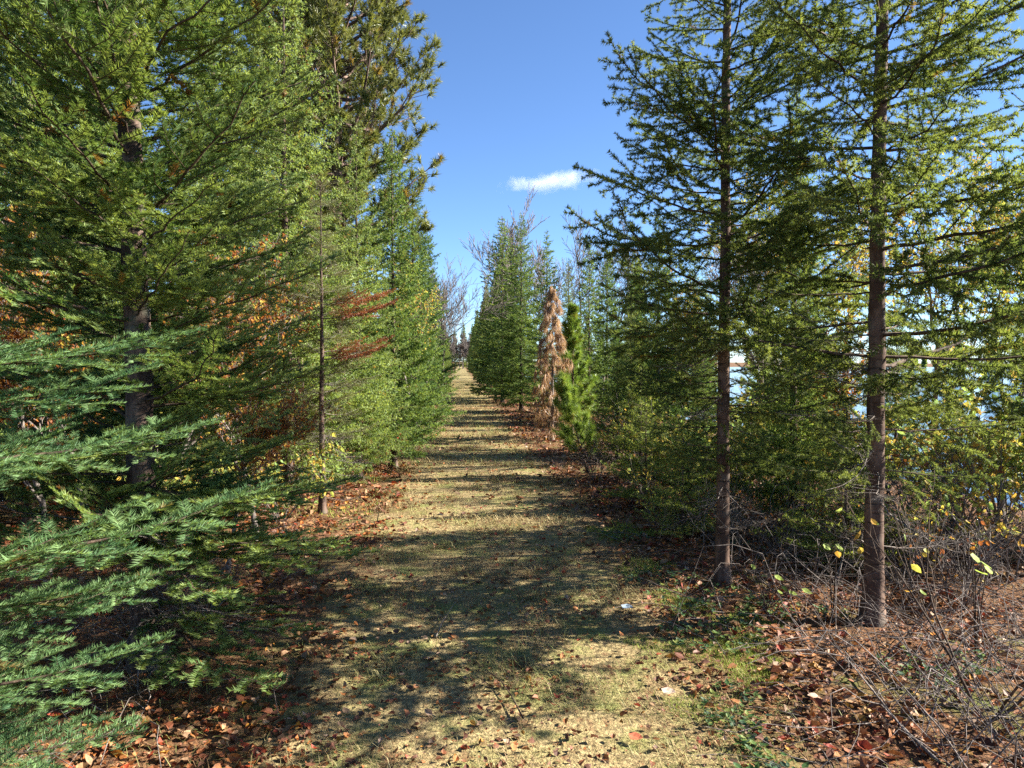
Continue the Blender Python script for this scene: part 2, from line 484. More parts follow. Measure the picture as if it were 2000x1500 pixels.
RUST = bough_set('rust_bough', 2, 450, [M_GTWIG, M_RUST], dict(gap=0.075, sub_gap=0.08), dict(nl=0.032, nw=0.009, dens=220, comb=False))
BARE = bough_set('bare_bough', 5, 480, [M_GTWIG], dict(gap=0.10, sub_gap=0.10, droop=0.1, cap=0.3), dict(dens=0))

def trunk_mesh(H, r, mat, rng, lean=(0, 0), sides=14, flare=2.1, stub=True, wob=0.10, top=0.12):
    n = max(24, int(H / 0.09)) if H * 1.0 < 14 else 80
    t = np.linspace(0, 1, n) ** 1.25
    z = t * H
    wx = np.cumsum(rng.randn(n)) * 0.0022 * r / 0.06; wy = np.cumsum(rng.randn(n)) * 0.0022 * r / 0.06
    pts = np.stack([lean[0] * z + wx, lean[1] * z + wy, z - 0.06 * (1 - t)], 1)
    rad = r * ((1 - t) * (1 - top) + top) * (1 + (flare - 1) * np.exp(-z / 0.10))
    mb = MB()
    poly_tube(mb, pts, rad, 0, sides, wob=wob, rng=rng)
    if stub:
        for z0 in np.arange(0.25, min(H * 0.6, 4.5), 0.13):
            for q in range(rng.randint(0, 3)):
                a = rng.rand() * 2 * PI; rr = np.interp(z0, z, rad)
                c = np.array([np.interp(z0, z, pts[:, 0]), np.interp(z0, z, pts[:, 1]), z0])
                dv = np.array([math.cos(a), math.sin(a), rng.uniform(-0.2, 0.4)])
                segs_tube(mb, [c + dv * rr * 0.6], [c + dv * (rr + rng.uniform(0.008, 0.05))], rng.uniform(0.004, 0.009), 0.003, 0, 5)
    axis = lambda q: np.array([np.interp(q, z, pts[:, 0]), np.interp(q, z, pts[:, 1]), q])
    return mb.mesh('trunk', [mat]), axis, (lambda q: float(np.interp(q, z, rad)))

def near_conifer(name, label, xy, H, r, bark, boughs, seed, z0, z1, reach, elev, step=0.13, per=4, lean=(0, 0), dead=None, leader_mat=None, group=None, dead_len=0.5, extra=(), az_bias=None, thin=0.0):
    rng = np.random.RandomState(seed)
    root = empty(name, (xy[0], xy[1], gz(*xy)), label, 'tree', group)
    tm, axis, rad = trunk_mesh(H, r, bark, rng, lean)
    link('trunk', tm, root)
    # crown: the leading shoot and its small twigs at the top; the boughs hang on it as pieces of their own
    mb = MB()
    S = []
    for k in range(26):
        a = rng.rand() * 2 * PI; z = H * rng.uniform(0.93, 1.0); d = np.array([math.cos(a), math.sin(a), 0.9]) * rng.uniform(0.06, 0.18)
        S.append((axis(z), axis(z) + d, 0.003, 0.001, 1.0, 1, rng.rand()))
    emit_bough(mb, S, rng, nl=0.02, nw=0.004, dens=200, comb=False)
    crown = link('crown', mb.mesh('crown', [M_TWIG, leader_mat or boughs[0][0].materials[1]]), root)
    z = z0; a0 = rng.rand() * 6.28
    while z < z1:
        n = per + rng.randint(-1, 2)
        for k in range(n):
            a = a0 + k * 2 * PI / n + rng.uniform(-0.45, 0.45)
            zz = z + rng.uniform(-0.06, 0.06)
            l = reach(zz) * rng.uniform(0.62, 1.12)
            if az_bias: l *= az_bias(a, zz)
            if zz > 4.4 and rng.rand() < thin: continue
            if l < 0.08: continue
            me, ml = boughs[rng.randint(len(boughs))]
            e = R(elev(zz) + rng.uniform(-7, 7))
            o = link('branch', me, crown, axis(zz), (R(rng.uniform(-38, 38)), -e, a), l / ml)
            if rng.rand() < 0.5: o.scale[1] *= -1
        a0 += 2.4
        z += step * rng.uniform(0.8, 1.2)
    for (a, zz, l, e, which) in extra:
        me, ml = which[rng.randint(len(which))]
        link('branch', me, crown, axis(zz), (R(rng.uniform(-8, 8)), -R(e), a), l / ml)
    if dead:
        for k in range(dead[2]):
            zz = rng.uniform(dead[0], dead[1]); a = rng.rand() * 2 * PI
            me, ml = BARE[rng.randint(len(BARE))]
            link('dead_branch', me, crown, axis(zz), (R(rng.uniform(-40, 40)), -R(rng.uniform(-25, 15)), a), dead_len * rng.uniform(0.4, 1.2) / ml)
    return root, crown, axis

# --- the five near trees
L1 = at(285, 4.0)
near_conifer('fir_tree', 'large sunlit green fir with a brown trunk rising from the brown needle litter', L1, 9.0, 0.078, M_BARK, FIR, 11, 0.62, 8.7,
    lambda z: 1.45 * max(0.12, (1 - z / 9.4)) ** 0.75 * (0.8 if z < 0.9 else 1), lambda z: 4 + 7 * min(z, 3.5), step=0.125, per=5, thin=0.3, az_bias=lambda a, z: 0.0 if (math.sin(a + 0.45) < -0.62 and 1.15 < z < 1.72) else (0.74 if math.cos(a) > 0.45 and z < 1.9 else 1.0), lean=(-0.028, 0.01), dead=(0.12, 0.9, 38), dead_len=0.75,
    extra=[(-0.35, 0.36, 1.05, -6, FIR), (-0.75, 0.30, 1.15, -8, FIR), (-0.1, 0.62, 1.25, -2, FIR), (0.25, 0.6, 1.1, -2, FIR), (-0.5, 0.78, 1.3, -2, FIR), (-0.95, 0.70, 1.15, -6, FIR), (-0.25, 0.92, 1.2, 3, FIR), (0.05, 0.85, 1.15, 4, FIR), (-0.75, 0.95, 1.25, 2, FIR)])
L0 = at(-330, 2.45)
near_conifer('blue_fir_tree', 'young blue-green fir beside the camera whose boughs reach in over the edge of the picture', L0, 2.75, 0.05, M_BARK, BLUE, 23, 0.30, 2.6,
    lambda z: (0.80 if z < 0.7 else 1.0) * max(0.1, (1 - z / 3.0)) ** 0.6, lambda z: 0 + 6 * z, step=0.17, per=4, dead=(0.1, 0.6, 5),
    extra=[(0.55, 1.62, 1.16, 6, BLUE), (0.40, 1.30, 1.18, 4, BLUE), (0.42, 0.95, 1.42, 6, BLUE), (0.70, 0.80, 1.10, -2, BLUE), (0.38, 0.52, 1.00, 3, BLUE), (0.05, 0.34, 0.95, 2, BLUE), (-0.12, 0.16, 1.12, 0, BLUE), (0.75, 1.45, 1.1, 8, BLUE)])
R1 = at(1415, 5.5)
near_conifer('spruce_tree', 'shaded spruce with a slender brown trunk and upswept boughs against the open sky', R1, 7.6, 0.050, M_RBARK, SPR, 31, 0.95, 7.3,
    lambda z: (1.55 if z > 1.6 else 0.85) * max(0.1, (1 - z / 7.9)) ** 0.75 * min(1, 0.55 + z * 0.3), lambda z: -6 + 9.5 * min(z, 4.5), step=0.185, per=4, thin=0.86, lean=(0.0, 0.0), dead=(0.4, 1.9, 30), dead_len=0.55)
R2 = at(1708, 4.75)
near_conifer('spruce_tree', 'shaded spruce with the thick ringed brown trunk nearest the lake shrubs', R2, 8.0, 0.060, M_RBARK, SPR, 47, 1.0, 7.7,
    lambda z: (1.55 if z > 1.5 else 0.85) * max(0.1, (1 - z / 8.3)) ** 0.75 * min(1, 0.55 + z * 0.3), lambda z: -8 + 8.5 * min(z, 4.5), step=0.18, per=4, thin=0.86, az_bias=lambda a, z: 1.15 if math.cos(a) > 0.1 else 1.0, lean=(0.012, 0.0), dead=(0.4, 1.9, 30), dead_len=0.6)
RE = at(2110, 6.2)
near_conifer('spruce_tree', 'spruce just out of view, its bough tips reaching in at the lake side', RE, 5.2, 0.05, M_RBARK, SPR, 67, 1.3, 5.0,
    lambda z: 1.35 * max(0.1, (1 - z / 5.8)) ** 0.7, lambda z: -4 + 9 * min(z, 4.0), step=0.24, per=4, dead=(0.4, 1.4, 8))
L2 = at(628, 8.1)
r_, c_, ax_ = near_conifer('thin_spruce_tree', 'thin sparse spruce with a dark bare stem and twiggy grey lower boughs', L2, 3.5, 0.036, M_BARK, THIN, 53, 0.75, 3.4,
    lambda z: 0.95 * max(0.1, (1 - z / 3.8)) ** 0.7, lambda z: 5 + 5 * z, step=0.14, per=4, az_bias=lambda a, z: 0.3 if (math.sin(a) < -0.35 and z < 2.3) else 1.0, dead=(0.15, 1.5, 34), dead_len=0.55)
for zz, a, l in ((2.05, -0.15, 0.85), (2.2, 0.3, 0.8), (1.62, -0.1, 0.75), (1.70, 0.35, 0.8)):
    me, ml = RUST[int(zz * 10) % 2]
    tag(link('dead_branch', me, c_, ax_(zz), (0, -R(12), a), l / ml), 'rust red dead bough')

# ------------------------------------------------------------------ crowns of trees farther off (one mesh, shared by copies)
def conifer_crown(name, seed, H, Rr, mats, nl, nw, dens, step, per, shoot_kw, e0, e1, z0=0.06, comb=False, shape=0.85, rust=0.0, rough=0.25):
    rng = np.random.RandomState(seed)
    mb = MB()
    z = H * z0; a0 = 0
    while z < H * 0.985:
        t = z / H
        l0 = Rr * (1 - t) ** shape * min(1.0, 0.65 + t * 2.5) + 0.05
        n = max(4, int(per * (0.6 + 0.4 * (1 - t)) + rng.uniform(0, 1)))
        for k in range(n):
            l = l0 * rng.uniform(1 - rough * 1.6, 1 + rough * 0.6)
            a = a0 + k * 2 * PI / n + rng.uniform(-0.4, 0.4)
            b = MB()
            sk = dict(shoot_kw)
            S = fir_shoots(l, rng, **sk)
            emit_bough(b, S, rng, nl=nl, nw=nw, dens=dens, comb=comb, rust=rust, min_r=0.0014)
            e = R(e0 + (e1 - e0) * t + rng.uniform(-8, 8))
            mt = Matrix.Translation((0, 0, z + rng.uniform(-0.05, 0.05))) @ Euler((R(rng.uniform(-20, 20)), -e, a)).to_matrix().to_4x4()
            mb.join(b, mt)
        a0 += 2.4
        z += step * rng.uniform(0.8, 1.2) * (1 - 0.5 * t)
    S = [(np.array([0, 0, H * 0.93]), np.array([0, 0, H]), 0.008, 0.003, 1.0, 0, 0.6)]
    emit_bough(mb, S, rng, nl=nl, nw=nw, dens=dens, comb=False)
    return mb.mesh('crown', mats)

MIDKW = dict(gap=0.085, sub_gap=0.10, hang=0.15, puff=0.35)
FARKW = dict(gap=0.11, sub=False, hang=0.15, puff=0.4, side=0.7)
CR = {}
CR['dense_a'] = (conifer_crown('c', 601, 5.0, 1.05, [M_TWIG, M_DENSE], 0.042, 0.017, 100, 0.17, 7, MIDKW, 6, 42), 5.0)
CR['dense_b'] = (conifer_crown('c', 602, 6.2, 1.25, [M_TWIG, M_DENSE], 0.044, 0.018, 95, 0.20, 7, MIDKW, 0, 38), 6.2)
CR['fir_mid'] = (conifer_crown('c', 603, 6.5, 1.55, [M_TWIG, M_FIR], 0.042, 0.016, 85, 0.22, 7, MIDKW, 0, 34, rust=0.02), 6.5)
CR['dark_mid'] = (conifer_crown('c', 604, 6.0, 1.15, [M_TWIG, M_SPRUCE], 0.044, 0.018, 90, 0.22, 6, MIDKW, -6, 40), 6.0)
CR['far_a'] = (conifer_crown('c', 605, 6.5, 1.15, [M_TWIG, M_DENSE], 0.085, 0.045, 75, 0.22, 7, FARKW, 0, 40), 6.5)
CR['far_b'] = (conifer_crown('c', 606, 6.8, 1.3, [M_TWIG, M_SPRUCE], 0.085, 0.045, 75, 0.24, 7, FARKW, -4, 38), 6.8)
CR['far_c'] = (conifer_crown('c', 607, 6.0, 1.1, [M_TWIG, M_FIR], 0.085, 0.045, 75, 0.22, 7, FARKW, 4, 44), 6.0)
CR['narrow'] = (conifer_crown('c', 608, 6.0, 0.75, [M_TWIG, M_DENSE], 0.06, 0.026, 85, 0.20, 6, FARKW, -4, 40, shape=0.8), 6.0)

CR['low_fir'] = (conifer_crown('c', 609, 1.25, 0.62, [M_TWIG, M_LOWFIR], 0.032, 0.0085, 150, 0.12, 6, dict(gap=0.075, sub_gap=0.09, puff=0.25), 0, 38, z0=0.12), 1.25)

def pine_crown(seed, H, z0, reach, n_limb, tufts, needles, nl, nw, mats, droop=0.0, elev=(5, 45), down=False):
    rng = np.random.RandomState(seed)
    mb = MB()
    W0, W1, Wr0, Wr1, T, D = [], [], [], [], [], []
    for k in range(n_limb):
        t = (k + rng.rand()) / n_limb
        z = z0 + (H - z0) * t
        l = reach(t) * rng.uniform(0.65, 1.1)
        a = k * 2.4 + rng.uniform(-0.4, 0.4)
        e = R(elev[0] + (elev[1] - elev[0]) * t + rng.uniform(-8, 8))
        p = np.array([0, 0, z]); d = np.array([math.cos(a) * math.cos(e), math.sin(a) * math.cos(e), math.sin(e)])
        ns = 6; pts = [p]
        for q in range(ns):
            d = nrm(d + np.array([0, 0, 0.16 if not down else -0.12]) + rng.randn(3) * 0.10)
            pts.append(pts[-1] + d * l / ns)
        for q in range(ns):
            W0.append(pts[q]); W1.append(pts[q + 1]); Wr0.append(0.016 * l * (1 - q / ns) + 0.004); Wr1.append(0.016 * l * (1 - (q + 1) / ns) + 0.004)
        for q in range(tufts):
            f = rng.uniform(0.3, 1.0) if q else 1.0
            b = np.array([np.interp(f * ns, np.arange(ns + 1), np.array(pts)[:, c]) for c in range(3)])
            ld = nrm(pts[-1] - pts[0])
            sd_ = nrm(ld * 0.7 + rng.randn(3) * np.array([0.6, 0.6, 0.3]) + np.array([0, 0, 0.35 if not down else -0.5]))
            sl = rng.uniform(0.10, 0.30) * l * (1.15 - f * 0.6)
            W0.append(b); W1.append(b + sd_ * sl); Wr0.append(0.005); Wr1.append(0.0035)
            T.append(b + sd_ * sl); D.append(nrm(sd_ + np.array([0, 0, 0.45 if not down else -1.2])))
    segs_tube(mb, np.array(W0), np.array(W1), np.array(Wr0), np.array(Wr1), 0, 4)
    T = np.array(T); D = np.array(D); nT = len(T)
    idx = np.repeat(np.arange(nT), needles); n = len(idx)
    off = rng.rand(n)
    d = nrm(D[idx] * rng.uniform(0.25, 1.1, n)[:, None] + nrm(rng.randn(n, 3)) * 0.75)
    if down: d = nrm(d + np.array([0, 0, -0.9]))
    base = T[idx] - D[idx] * (off * nl * 0.9)[:, None]
    L = nl * rng.uniform(0.7, 1.1, n)
    tip = base + d * L[:, None] + np.array([0, 0, -droop * nl])
    wd = nrm(np.cross(d, rng.randn(n, 3))) * (nw * 0.5)
    c = np.zeros((n, 3)); c[:, 0] = np.clip(rng.rand(nT)[idx] * 0.75 + rng.uniform(-0.1, 0.25, n), 0, 1)
    c[:, 1] = ((rng.rand(nT) < 0.05)[idx]) * 0.6
    mb.add(np.stack([base - wd, base + wd, tip], 1), np.arange(n * 3).reshape(-1, 3), 1, np.repeat(c, 3, 0))
    return mb.mesh('crown', mats)

CR['red_pine'] = (pine_crown(701, 12.0, 2.6, lambda t: 2.0 * (1 - t) ** 0.55 * min(1, 0.6 + t * 2.5) + 0.25, 190, 26, 46, 0.125, 0.014, [M_PBARK, M_PINE], elev=(0, 40)), 12.0)
CR['pine_far'] = (pine_crown(702, 7.0, 1.0, lambda t: 1.2 * (1 - t) ** 0.8 + 0.15, 60, 12, 34, 0.15, 0.028, [M_PBARK, M_PINE], elev=(0, 50)), 7.0)
CR['young_pine'] = (pine_crown(703, 1.6, 0.25, lambda t: 0.48 * (1 - t) ** 0.7 + 0.10, 30, 7, 120, 0.12, 0.0055, [M_TWIG, M_LIME], elev=(15, 60)), 1.6)
CR['lime_pine'] = (pine_crown(704, 3.6, 0.5, lambda t: 0.75 * (1 - t) ** 0.7 + 0.12, 48, 9, 80, 0.14, 0.010, [M_TWIG, M_LIME], elev=(10, 55)), 3.6)
CR['snag'] = (pine_crown(705, 3.6, 0.4, lambda t: 0.52 * (1 - t) ** 0.6 + 0.06, 58, 8, 30, 0.15, 0.008, [M_GTWIG, M_DEAD], droop=0.5, elev=(5, 25), down=True), 3.6)
CR['dark_pine'] = (pine_crown(706, 6.2, 0.5, lambda t: 1.05 * (1 - t) ** 0.75 + 0.12, 90, 14, 46, 0.15, 0.018, [M_TWIG, M_DENSE], elev=(0, 50)), 6.2)

TRUNKS = {}
def shared_trunk(key, H, r, mat, seed, **kw):
    if key not in TRUNKS: TRUNKS[key] = (trunk_mesh(H, r, mat, np.random.RandomState(seed), stub=False, sides=9, top=0.03, **kw)[0], H)
    return TRUNKS[key]

def tree(name, label, xy, H, key, r=0.06, bark=None, group=None, rz=None, wide=1.0, seed=0, lean=0.0):
    me, h0 = CR[key]
    rng = random.Random(int(abs(xy[0] * 131 + xy[1] * 17) * 10) + seed)
    root = empty(name, (xy[0], xy[1], gz(*xy)), label, 'tree', group, rng.uniform(0, 6.28) if rz is None else rz)
    s = H / h0
    tm, th = shared_trunk(key, h0, r / s, bark or M_BARK, 900 + len(TRUNKS))
    link('trunk', tm, root, sc=(s * 1.0, s * 1.0, s))
    link('crown', me, root, sc=(s * wide, s * wide, s))
    if lean: root.rotation_euler[1] = lean
    return root

# --- left side of the path
tree('red_pine_tree', 'tall pine with tufted boughs leaning out over the path against the sky', at(668, 13.5), 13.0, 'red_pine', 0.13, M_PBARK)
tree('red_pine_tree', 'second tall pine half hidden behind the tall tufted pine', at(585, 15.5), 12.0, 'red_pine', 0.12, M_PBARK, rz=1.0)
tree('dense_spruce_tree', 'dense bright green spruce standing just behind the thin sparse spruce', at(768, 11.3), 5.0, 'dense_a', 0.05, wide=1.0)
tree('dense_spruce_tree', 'dense green spruce third along the shaded edge, beyond the bright one', at(806, 16.5), 6.0, 'dense_b', 0.06, wide=1.0)
tree('dense_spruce_tree', 'rounded green spruce at the bend of yellow grass beside the path', at(832, 24), 6.0, 'dense_a', 0.06, wide=0.95)
tree('fir_tree', 'sunlit fir filling the gap under the tall pine', at(700, 10.2), 4.8, 'fir_mid', 0.05, wide=0.8)
tree('fir_tree', 'bushy fir behind the large fir, in front of the tall pine trunk', at(560, 9.0), 6.5, 'fir_mid', 0.07)
tree('fir_tree', 'tall fir deep in the thicket behind the forked trunk', at(420, 11.0), 8.5, 'fir_mid', 0.08, wide=0.9)
tree('fir_tree', 'fir in the thicket seen through boughs at the edge of the picture', at(60, 7.5), 7.5, 'fir_mid', 0.08, wide=0.9)
tree('spruce_tree', 'dark spruce standing deepest in the thicket behind the blue-green fir', at(200, 10.5), 8.0, 'dark_mid', 0.08, wide=1.2)
# --- right side of the path
tree('dark_spruce_tree', 'dark full spruce with a pointed leader where the sunlit path narrows', at(1018, 24), 6.2, 'dense_b', 0.06, wide=1.1)
tree('dark_spruce_tree', 'slender dark spruce spire rising behind the full spruce with the leader', at(981, 29), 7.0, 'narrow', 0.06, wide=1.8)
tree('yellow_green_fir_tree', 'yellow-green fir spreading low beside the far path', at(968, 31), 5.0, 'far_c', 0.05, wide=1.25)
tree('narrow_spruce_tree', 'narrow spruce spire just above the dead brown pine', at(1068, 20), 5.0, 'narrow', 0.05, wide=1.35)
tree('narrow_spruce_tree', 'narrow dark spruce spire standing alone against the sky beside bare trees', at(1150, 20), 4.8, 'narrow', 0.05, wide=1.5)
tree('dark_spruce_tree', 'dark spruce between the two spires behind the dead brown pine', at(1110, 22), 4.6, 'dark_mid', 0.05, wide=1.0)
tree('dark_spruce_tree', 'low dark spruce behind the yellow-leaved shrub', at(1232, 18.0), 3.4, 'dark_mid', 0.05, wide=1.1)
tree('dark_spruce_tree', 'pointed dark spruce filling the gap behind the lime green sapling', at(1185, 21.5), 4.8, 'dense_a', 0.05, wide=1.1)
tree('dark_spruce_tree', 'pointed spruce just clear of the upswept boughs, over the yellow shrub', at(1240, 19.5), 4.6, 'dense_b', 0.05, wide=1.0)
tree('light_pine_tree', 'light green pine showing behind the dead brown pine', at(1118, 15.9), 2.7, 'lime_pine', 0.035, wide=1.25)
tree('dead_pine_tree', 'dead brown pine hung with withered needles beside the path', at(1078, 15.2), 3.0, 'snag', 0.04, M_GREY, wide=1.1)
tree('pine_sapling', 'bright lime green pine sapling with long needles in front of the dead pine', at(1150, 10.6), 1.35, 'young_pine', 0.018, wide=1.05, rz=0.3, lean=-0.30)

tree('fir_sapling', 'low yellow-green fir sapling at the path edge under the upswept boughs', at(1262, 8.3), 1.15, 'low_fir', 0.018)
tree('fir_sapling', 'yellow-green fir sapling behind the yellow shrub by the path', at(1252, 9.9), 1.5, 'low_fir', 0.02)
tree('fir_sapling', 'low yellow-green fir sapling close to the foot of the slender shaded trunk', at(1335, 6.9), 0.95, 'low_fir', 0.016, wide=1.2)
tree('fir_sapling', 'green-yellow fir sapling close behind the foot of the thick shaded trunk', at(1655, 6.0), 1.3, 'low_fir', 0.02, wide=1.1)
tree('fir_sapling', 'yellow-green fir sapling beyond the lime pine sapling, beside the dead pine', at(1205, 12.8), 1.6, 'low_fir', 0.02)

# --- rows receding along the path
rng = np.random.RandomState(77)
y = 28.0; k = 0
keys = ['far_a', 'far_c', 'far_b', 'dark_mid', 'pine_far']
while y < 150:
    x = path_c(y) - 2.1 + rng.uniform(-0.25, 0.2)
    tree('row_spruce_tree', 'small distant conifer in the receding row along the shaded edge of the path', (x, y), rng.uniform(5.0, 7.0), keys[rng.randint(5)], 0.07, group='conifers receding along the shaded edge')
    y += rng.uniform(2.2, 3.6) * (1 + y / 120)
y = 33.0
while y < 150:
    x = path_c(y) + 2.25 + rng.uniform(-0.2, 0.4)
    tree('row_spruce_tree', 'small distant conifer in the receding row along the lake side of the path', (x, y), rng.uniform(5.4, 7.4), keys[rng.randint(5)], 0.07, group='conifers receding along the lake side')
    y += rng.uniform(2.4, 3.8) * (1 + y / 120)

# --- thickets behind the rows
rng = np.random.RandomState(78)
for k in range(22):
    y = 13 + 62 * (k / 22) ** 1.3; x = -rng.uniform(3.4, 7.5) - 0.03 * y
    tree('thicket_fir_tree', 'fir in the thicket behind the shaded edge of the path', (x, y), rng.uniform(5.5, 8.0), ['fir_mid', 'dense_b', 'far_a', 'far_b'][(k % 2) + (2 if y > 28 else 0)], 0.07, group='firs in the thicket behind the shaded edge')
for k in range(9):
    x, y = -rng.uniform(4.0, 8.5), 5.0 + k * 0.9
    tree('thicket_fir_tree', 'fir deep behind the large sunlit fir', (x, y), rng.uniform(5.5, 8.0), ['fir_mid', 'dense_b', 'dark_mid'][k % 3], 0.07, group='firs deep behind the large sunlit fir')
for k in range(24):
    y = 17 + 60 * (k / 24) ** 1.25; x = 4.6 + rng.uniform(0, 4.5) + 0.05 * y
    tree('thicket_spruce_tree', 'spruce in the thicket between the path and the lake', (x, y), rng.uniform(3.4, 5.6), ['dense_b', 'dark_mid', 'far_a', 'far_b', 'pine_far'][(k % 2) if y < 25 else 2 + k % 3], 0.06, group='spruces between the path and the lake')

for k in range(5):
    x, y = 5.6 + rng.uniform(0, 2.0) + 0.12 * k, 12.0 + k * 1.1
    tree('bank_spruce_tree', 'spruce on the bank behind the two shaded trunks', (x, y), rng.uniform(2.6, 3.4), ['dense_a', 'dense_b', 'fir_mid'][k % 3], 0.05, group='spruces on the bank behind the shaded trunks')

# ------------------------------------------------------------------ bare and yellow-leaved trees
def grow(rng, H, r, levels=4, spread=0.55, first=0.3, up=0.25, kids=(2, 4)):
    P0, P1, A, B, tips = [], [], [], [], []
    def go(p, d, l, r0, lev):
        n = 4
        q = p
        for i_ in range(n):
            d = nrm(d + rng.randn(3) * 0.09 + np.array([0, 0, 0.05 * up]))
            nq = q + d * l / n
            ra = r0 * (1 - 0.5 * i_ / n); rb = r0 * (1 - 0.5 * (i_ + 1) / n)
            P0.append(q); P1.append(nq); A.append(ra); B.append(rb)
            if lev > 0 and (i_ >= 1 or lev < levels):
                for c in range(1 if rng.rand() < 0.65 else 2):
                    a = rng.rand() * 2 * PI
                    e1 = nrm(np.cross(d, [0.3, 0.8, 0.52])); e2 = np.cross(d, e1)
                    sd_ = nrm(d * (1 - spread * 0.5) + (e1 * math.cos(a) + e2 * math.sin(a)) * spread + np.array([0, 0, up]))
                    go(nq, sd_, l * rng.uniform(0.42, 0.66), rb * 0.58, lev - 1)
            q = nq
        if lev <= 1: tips.append((q, d))
        if lev > 0: go(q, nrm(d + rng.randn(3) * 0.15), l * 0.6, r0 * 0.5, lev - 1)
    go(np.zeros(3), np.array([0, 0, 1.0]), H * 0.5, r, levels)
    return np.array(P0), np.array(P1), np.array(A), np.array(B), tips

def leaves_add(mb, pos, dirv, up, L, W, col, m=0, fold=0.25, curl=0.15):
    """Oval leaves, each with a fold along its midrib: 8 points, 8 faces."""
    n = len(pos)
    d = nrm(dirv); s = nrm(np.cross(up, d)); w = np.cross(d, s)
    L = np.asarray(L).reshape(-1, 1) * np.ones((n, 1)); W = np.asarray(W).reshape(-1, 1) * np.ones((n, 1))
    fo = np.asarray(fold).reshape(-1, 1) * np.ones((n, 1)); cu = np.asarray(curl).reshape(-1, 1) * np.ones((n, 1))
    def pt(t, side):
        ww = {0.0: 0, 0.33: 1.0, 0.70: 0.78, 1.0: 0}[t]
        return pos + d * L * t + s * W * 0.5 * ww * side + w * (abs(side) * fo * W * 0.5 * ww + cu * L * 4 * (t - 0.5) ** 2)
    v = np.stack([pt(0.0, 0), pt(0.33, -1), pt(0.33, 0), pt(0.33, 1), pt(0.70, -1), pt(0.70, 0), pt(0.70, 1), pt(1.0, 0)], 1)
    f = np.array([[0, 1, 2], [0, 2, 3], [1, 4, 5], [1, 5, 2], [2, 5, 6], [2, 6, 3], [4, 7, 5], [5, 7, 6]])
    f = f[None] + (np.arange(n) * 8)[:, None, None]
    mb.add(v, f, m, np.repeat(col, 8, 0))

YEL = np.array([(0.62, 0.45, 0.07), (0.54, 0.50, 0.08), (0.40, 0.46, 0.09), (0.62, 0.36, 0.06), (0.30, 0.40, 0.09)])
ORA = np.array([(0.42, 0.15, 0.03), (0.50, 0.24, 0.04), (0.30, 0.10, 0.03), (0.45, 0.34, 0.06)])

def broad_mesh(seed, H, r, levels, leaf_n=0, pal=YEL, leaf=0.05, spread=0.55, bark=None, up=0.25, twig=0.0028):
    rng = np.random.RandomState(seed)
    P0, P1, A, B, tips = grow(rng, H, r, levels, spread, up=up)
    top = P1[:, 2].max(); s = H / top
    P0 = P0 * s; P1 = P1 * s
    main = A > r * 0.42
    tb = MB(); segs_tube(tb, P0[main], P1[main], np.maximum(A[main], 0.004), np.maximum(B[main], 0.004), 0, 7)
    cb = MB(); q = ~main
    segs_tube(cb, P0[q], P1[q], np.maximum(A[q], twig), np.maximum(B[q], twig * 0.8), 0, 3)
    lm = None
    if leaf_n:
        lb = MB()
        cand = np.where(q)[0]
        ii = cand[rng.randint(0, len(cand), leaf_n)]
        pos = P0[ii] + (P1[ii] - P0[ii]) * rng.rand(leaf_n, 1)
        dv = nrm(rng.randn(leaf_n, 3) + np.array([0, 0, -0.5])); up_ = nrm(rng.randn(leaf_n, 3) * 0.6 + np.array([0, 0, 1]))
        col = pal[rng.randint(0, len(pal), leaf_n)] * rng.uniform(0.7, 1.2, (leaf_n, 1))
        L = leaf * rng.uniform(0.6, 1.2, leaf_n)
        leaves_add(lb, pos, dv, up_, L, L * 0.62, col)
        lm = lb.mesh('leaves', [M_LEAF])
    return tb.mesh('trunk', [bark or M_GREY]), cb.mesh('crown', [bark or M_GTWIG]), lm

def broadleaf(name, label, xy, meshes, s=1.0, rz=0.0, cat='tree', group=None, parts=('trunk', 'crown')):
    root = empty(name, (xy[0], xy[1], gz(*xy) - 0.02), label, cat, group, rz)
    link(parts[0], meshes[0], root, sc=s)
    c = link(parts[1], meshes[1], root, sc=s)
    if parts[1] == 'twigs': tag(c, kind='stuff')
    if meshes[2]: link('leaves', meshes[2], c)
    return root

BARE_A = broad_mesh(801, 7.5, 0.075, 4, up=0.35, spread=0.5, twig=0.009)
BARE_B = broad_mesh(802, 7.0, 0.07, 4, up=0.30, spread=0.6, twig=0.008)
broadleaf('bare_tree', 'tallest bare grey tree above the dead brown pine', at(1068, 31), BARE_A, 1.2, 0.3)
broadleaf('bare_tree', 'bare grey tree with a broad twiggy head beside the lone spire', at(1128, 30), BARE_B, 1.15, 1.9)
broadleaf('bare_tree', 'bare grey tree showing between the full spruce and the tallest bare tree', at(1048, 32), BARE_B, 1.1, 2.6)
broadleaf('bare_tree', 'smaller bare grey tree near the upswept spruce boughs', at(1172, 29), BARE_A, 0.95, 4.0)
broadleaf('bare_tree', 'bare tree reaching thin branches out past the pine over the path', at(815, 18), BARE_B, 0.6, 0.9)
broadleaf('bare_tree', 'bare purple-grey tree behind the conifers where the path narrows', at(862, 38), BARE_A, 0.95, 2.2)
broadleaf('bare_tree', 'bare tree forking between the two shaded spruce trunks', at(1480, 12.5), BARE_B, 0.62, 5.1)
YT_A = broad_mesh(811, 6.0, 0.06, 4, 3600, YEL, 0.075, bark=M_GTWIG)
YT_B = broad_mesh(812, 5.0, 0.05, 4, 3200, YEL, 0.065, bark=M_GTWIG)
OT_A = broad_mesh(813, 4.0, 0.045, 4, 4200, ORA, 0.06, bark=M_GTWIG)
broadleaf('yellow_leaved_tree', 'yellow-leaved tree seen between the two shaded spruce trunks', at(1560, 13.2), YT_A, 0.95, 0.4)
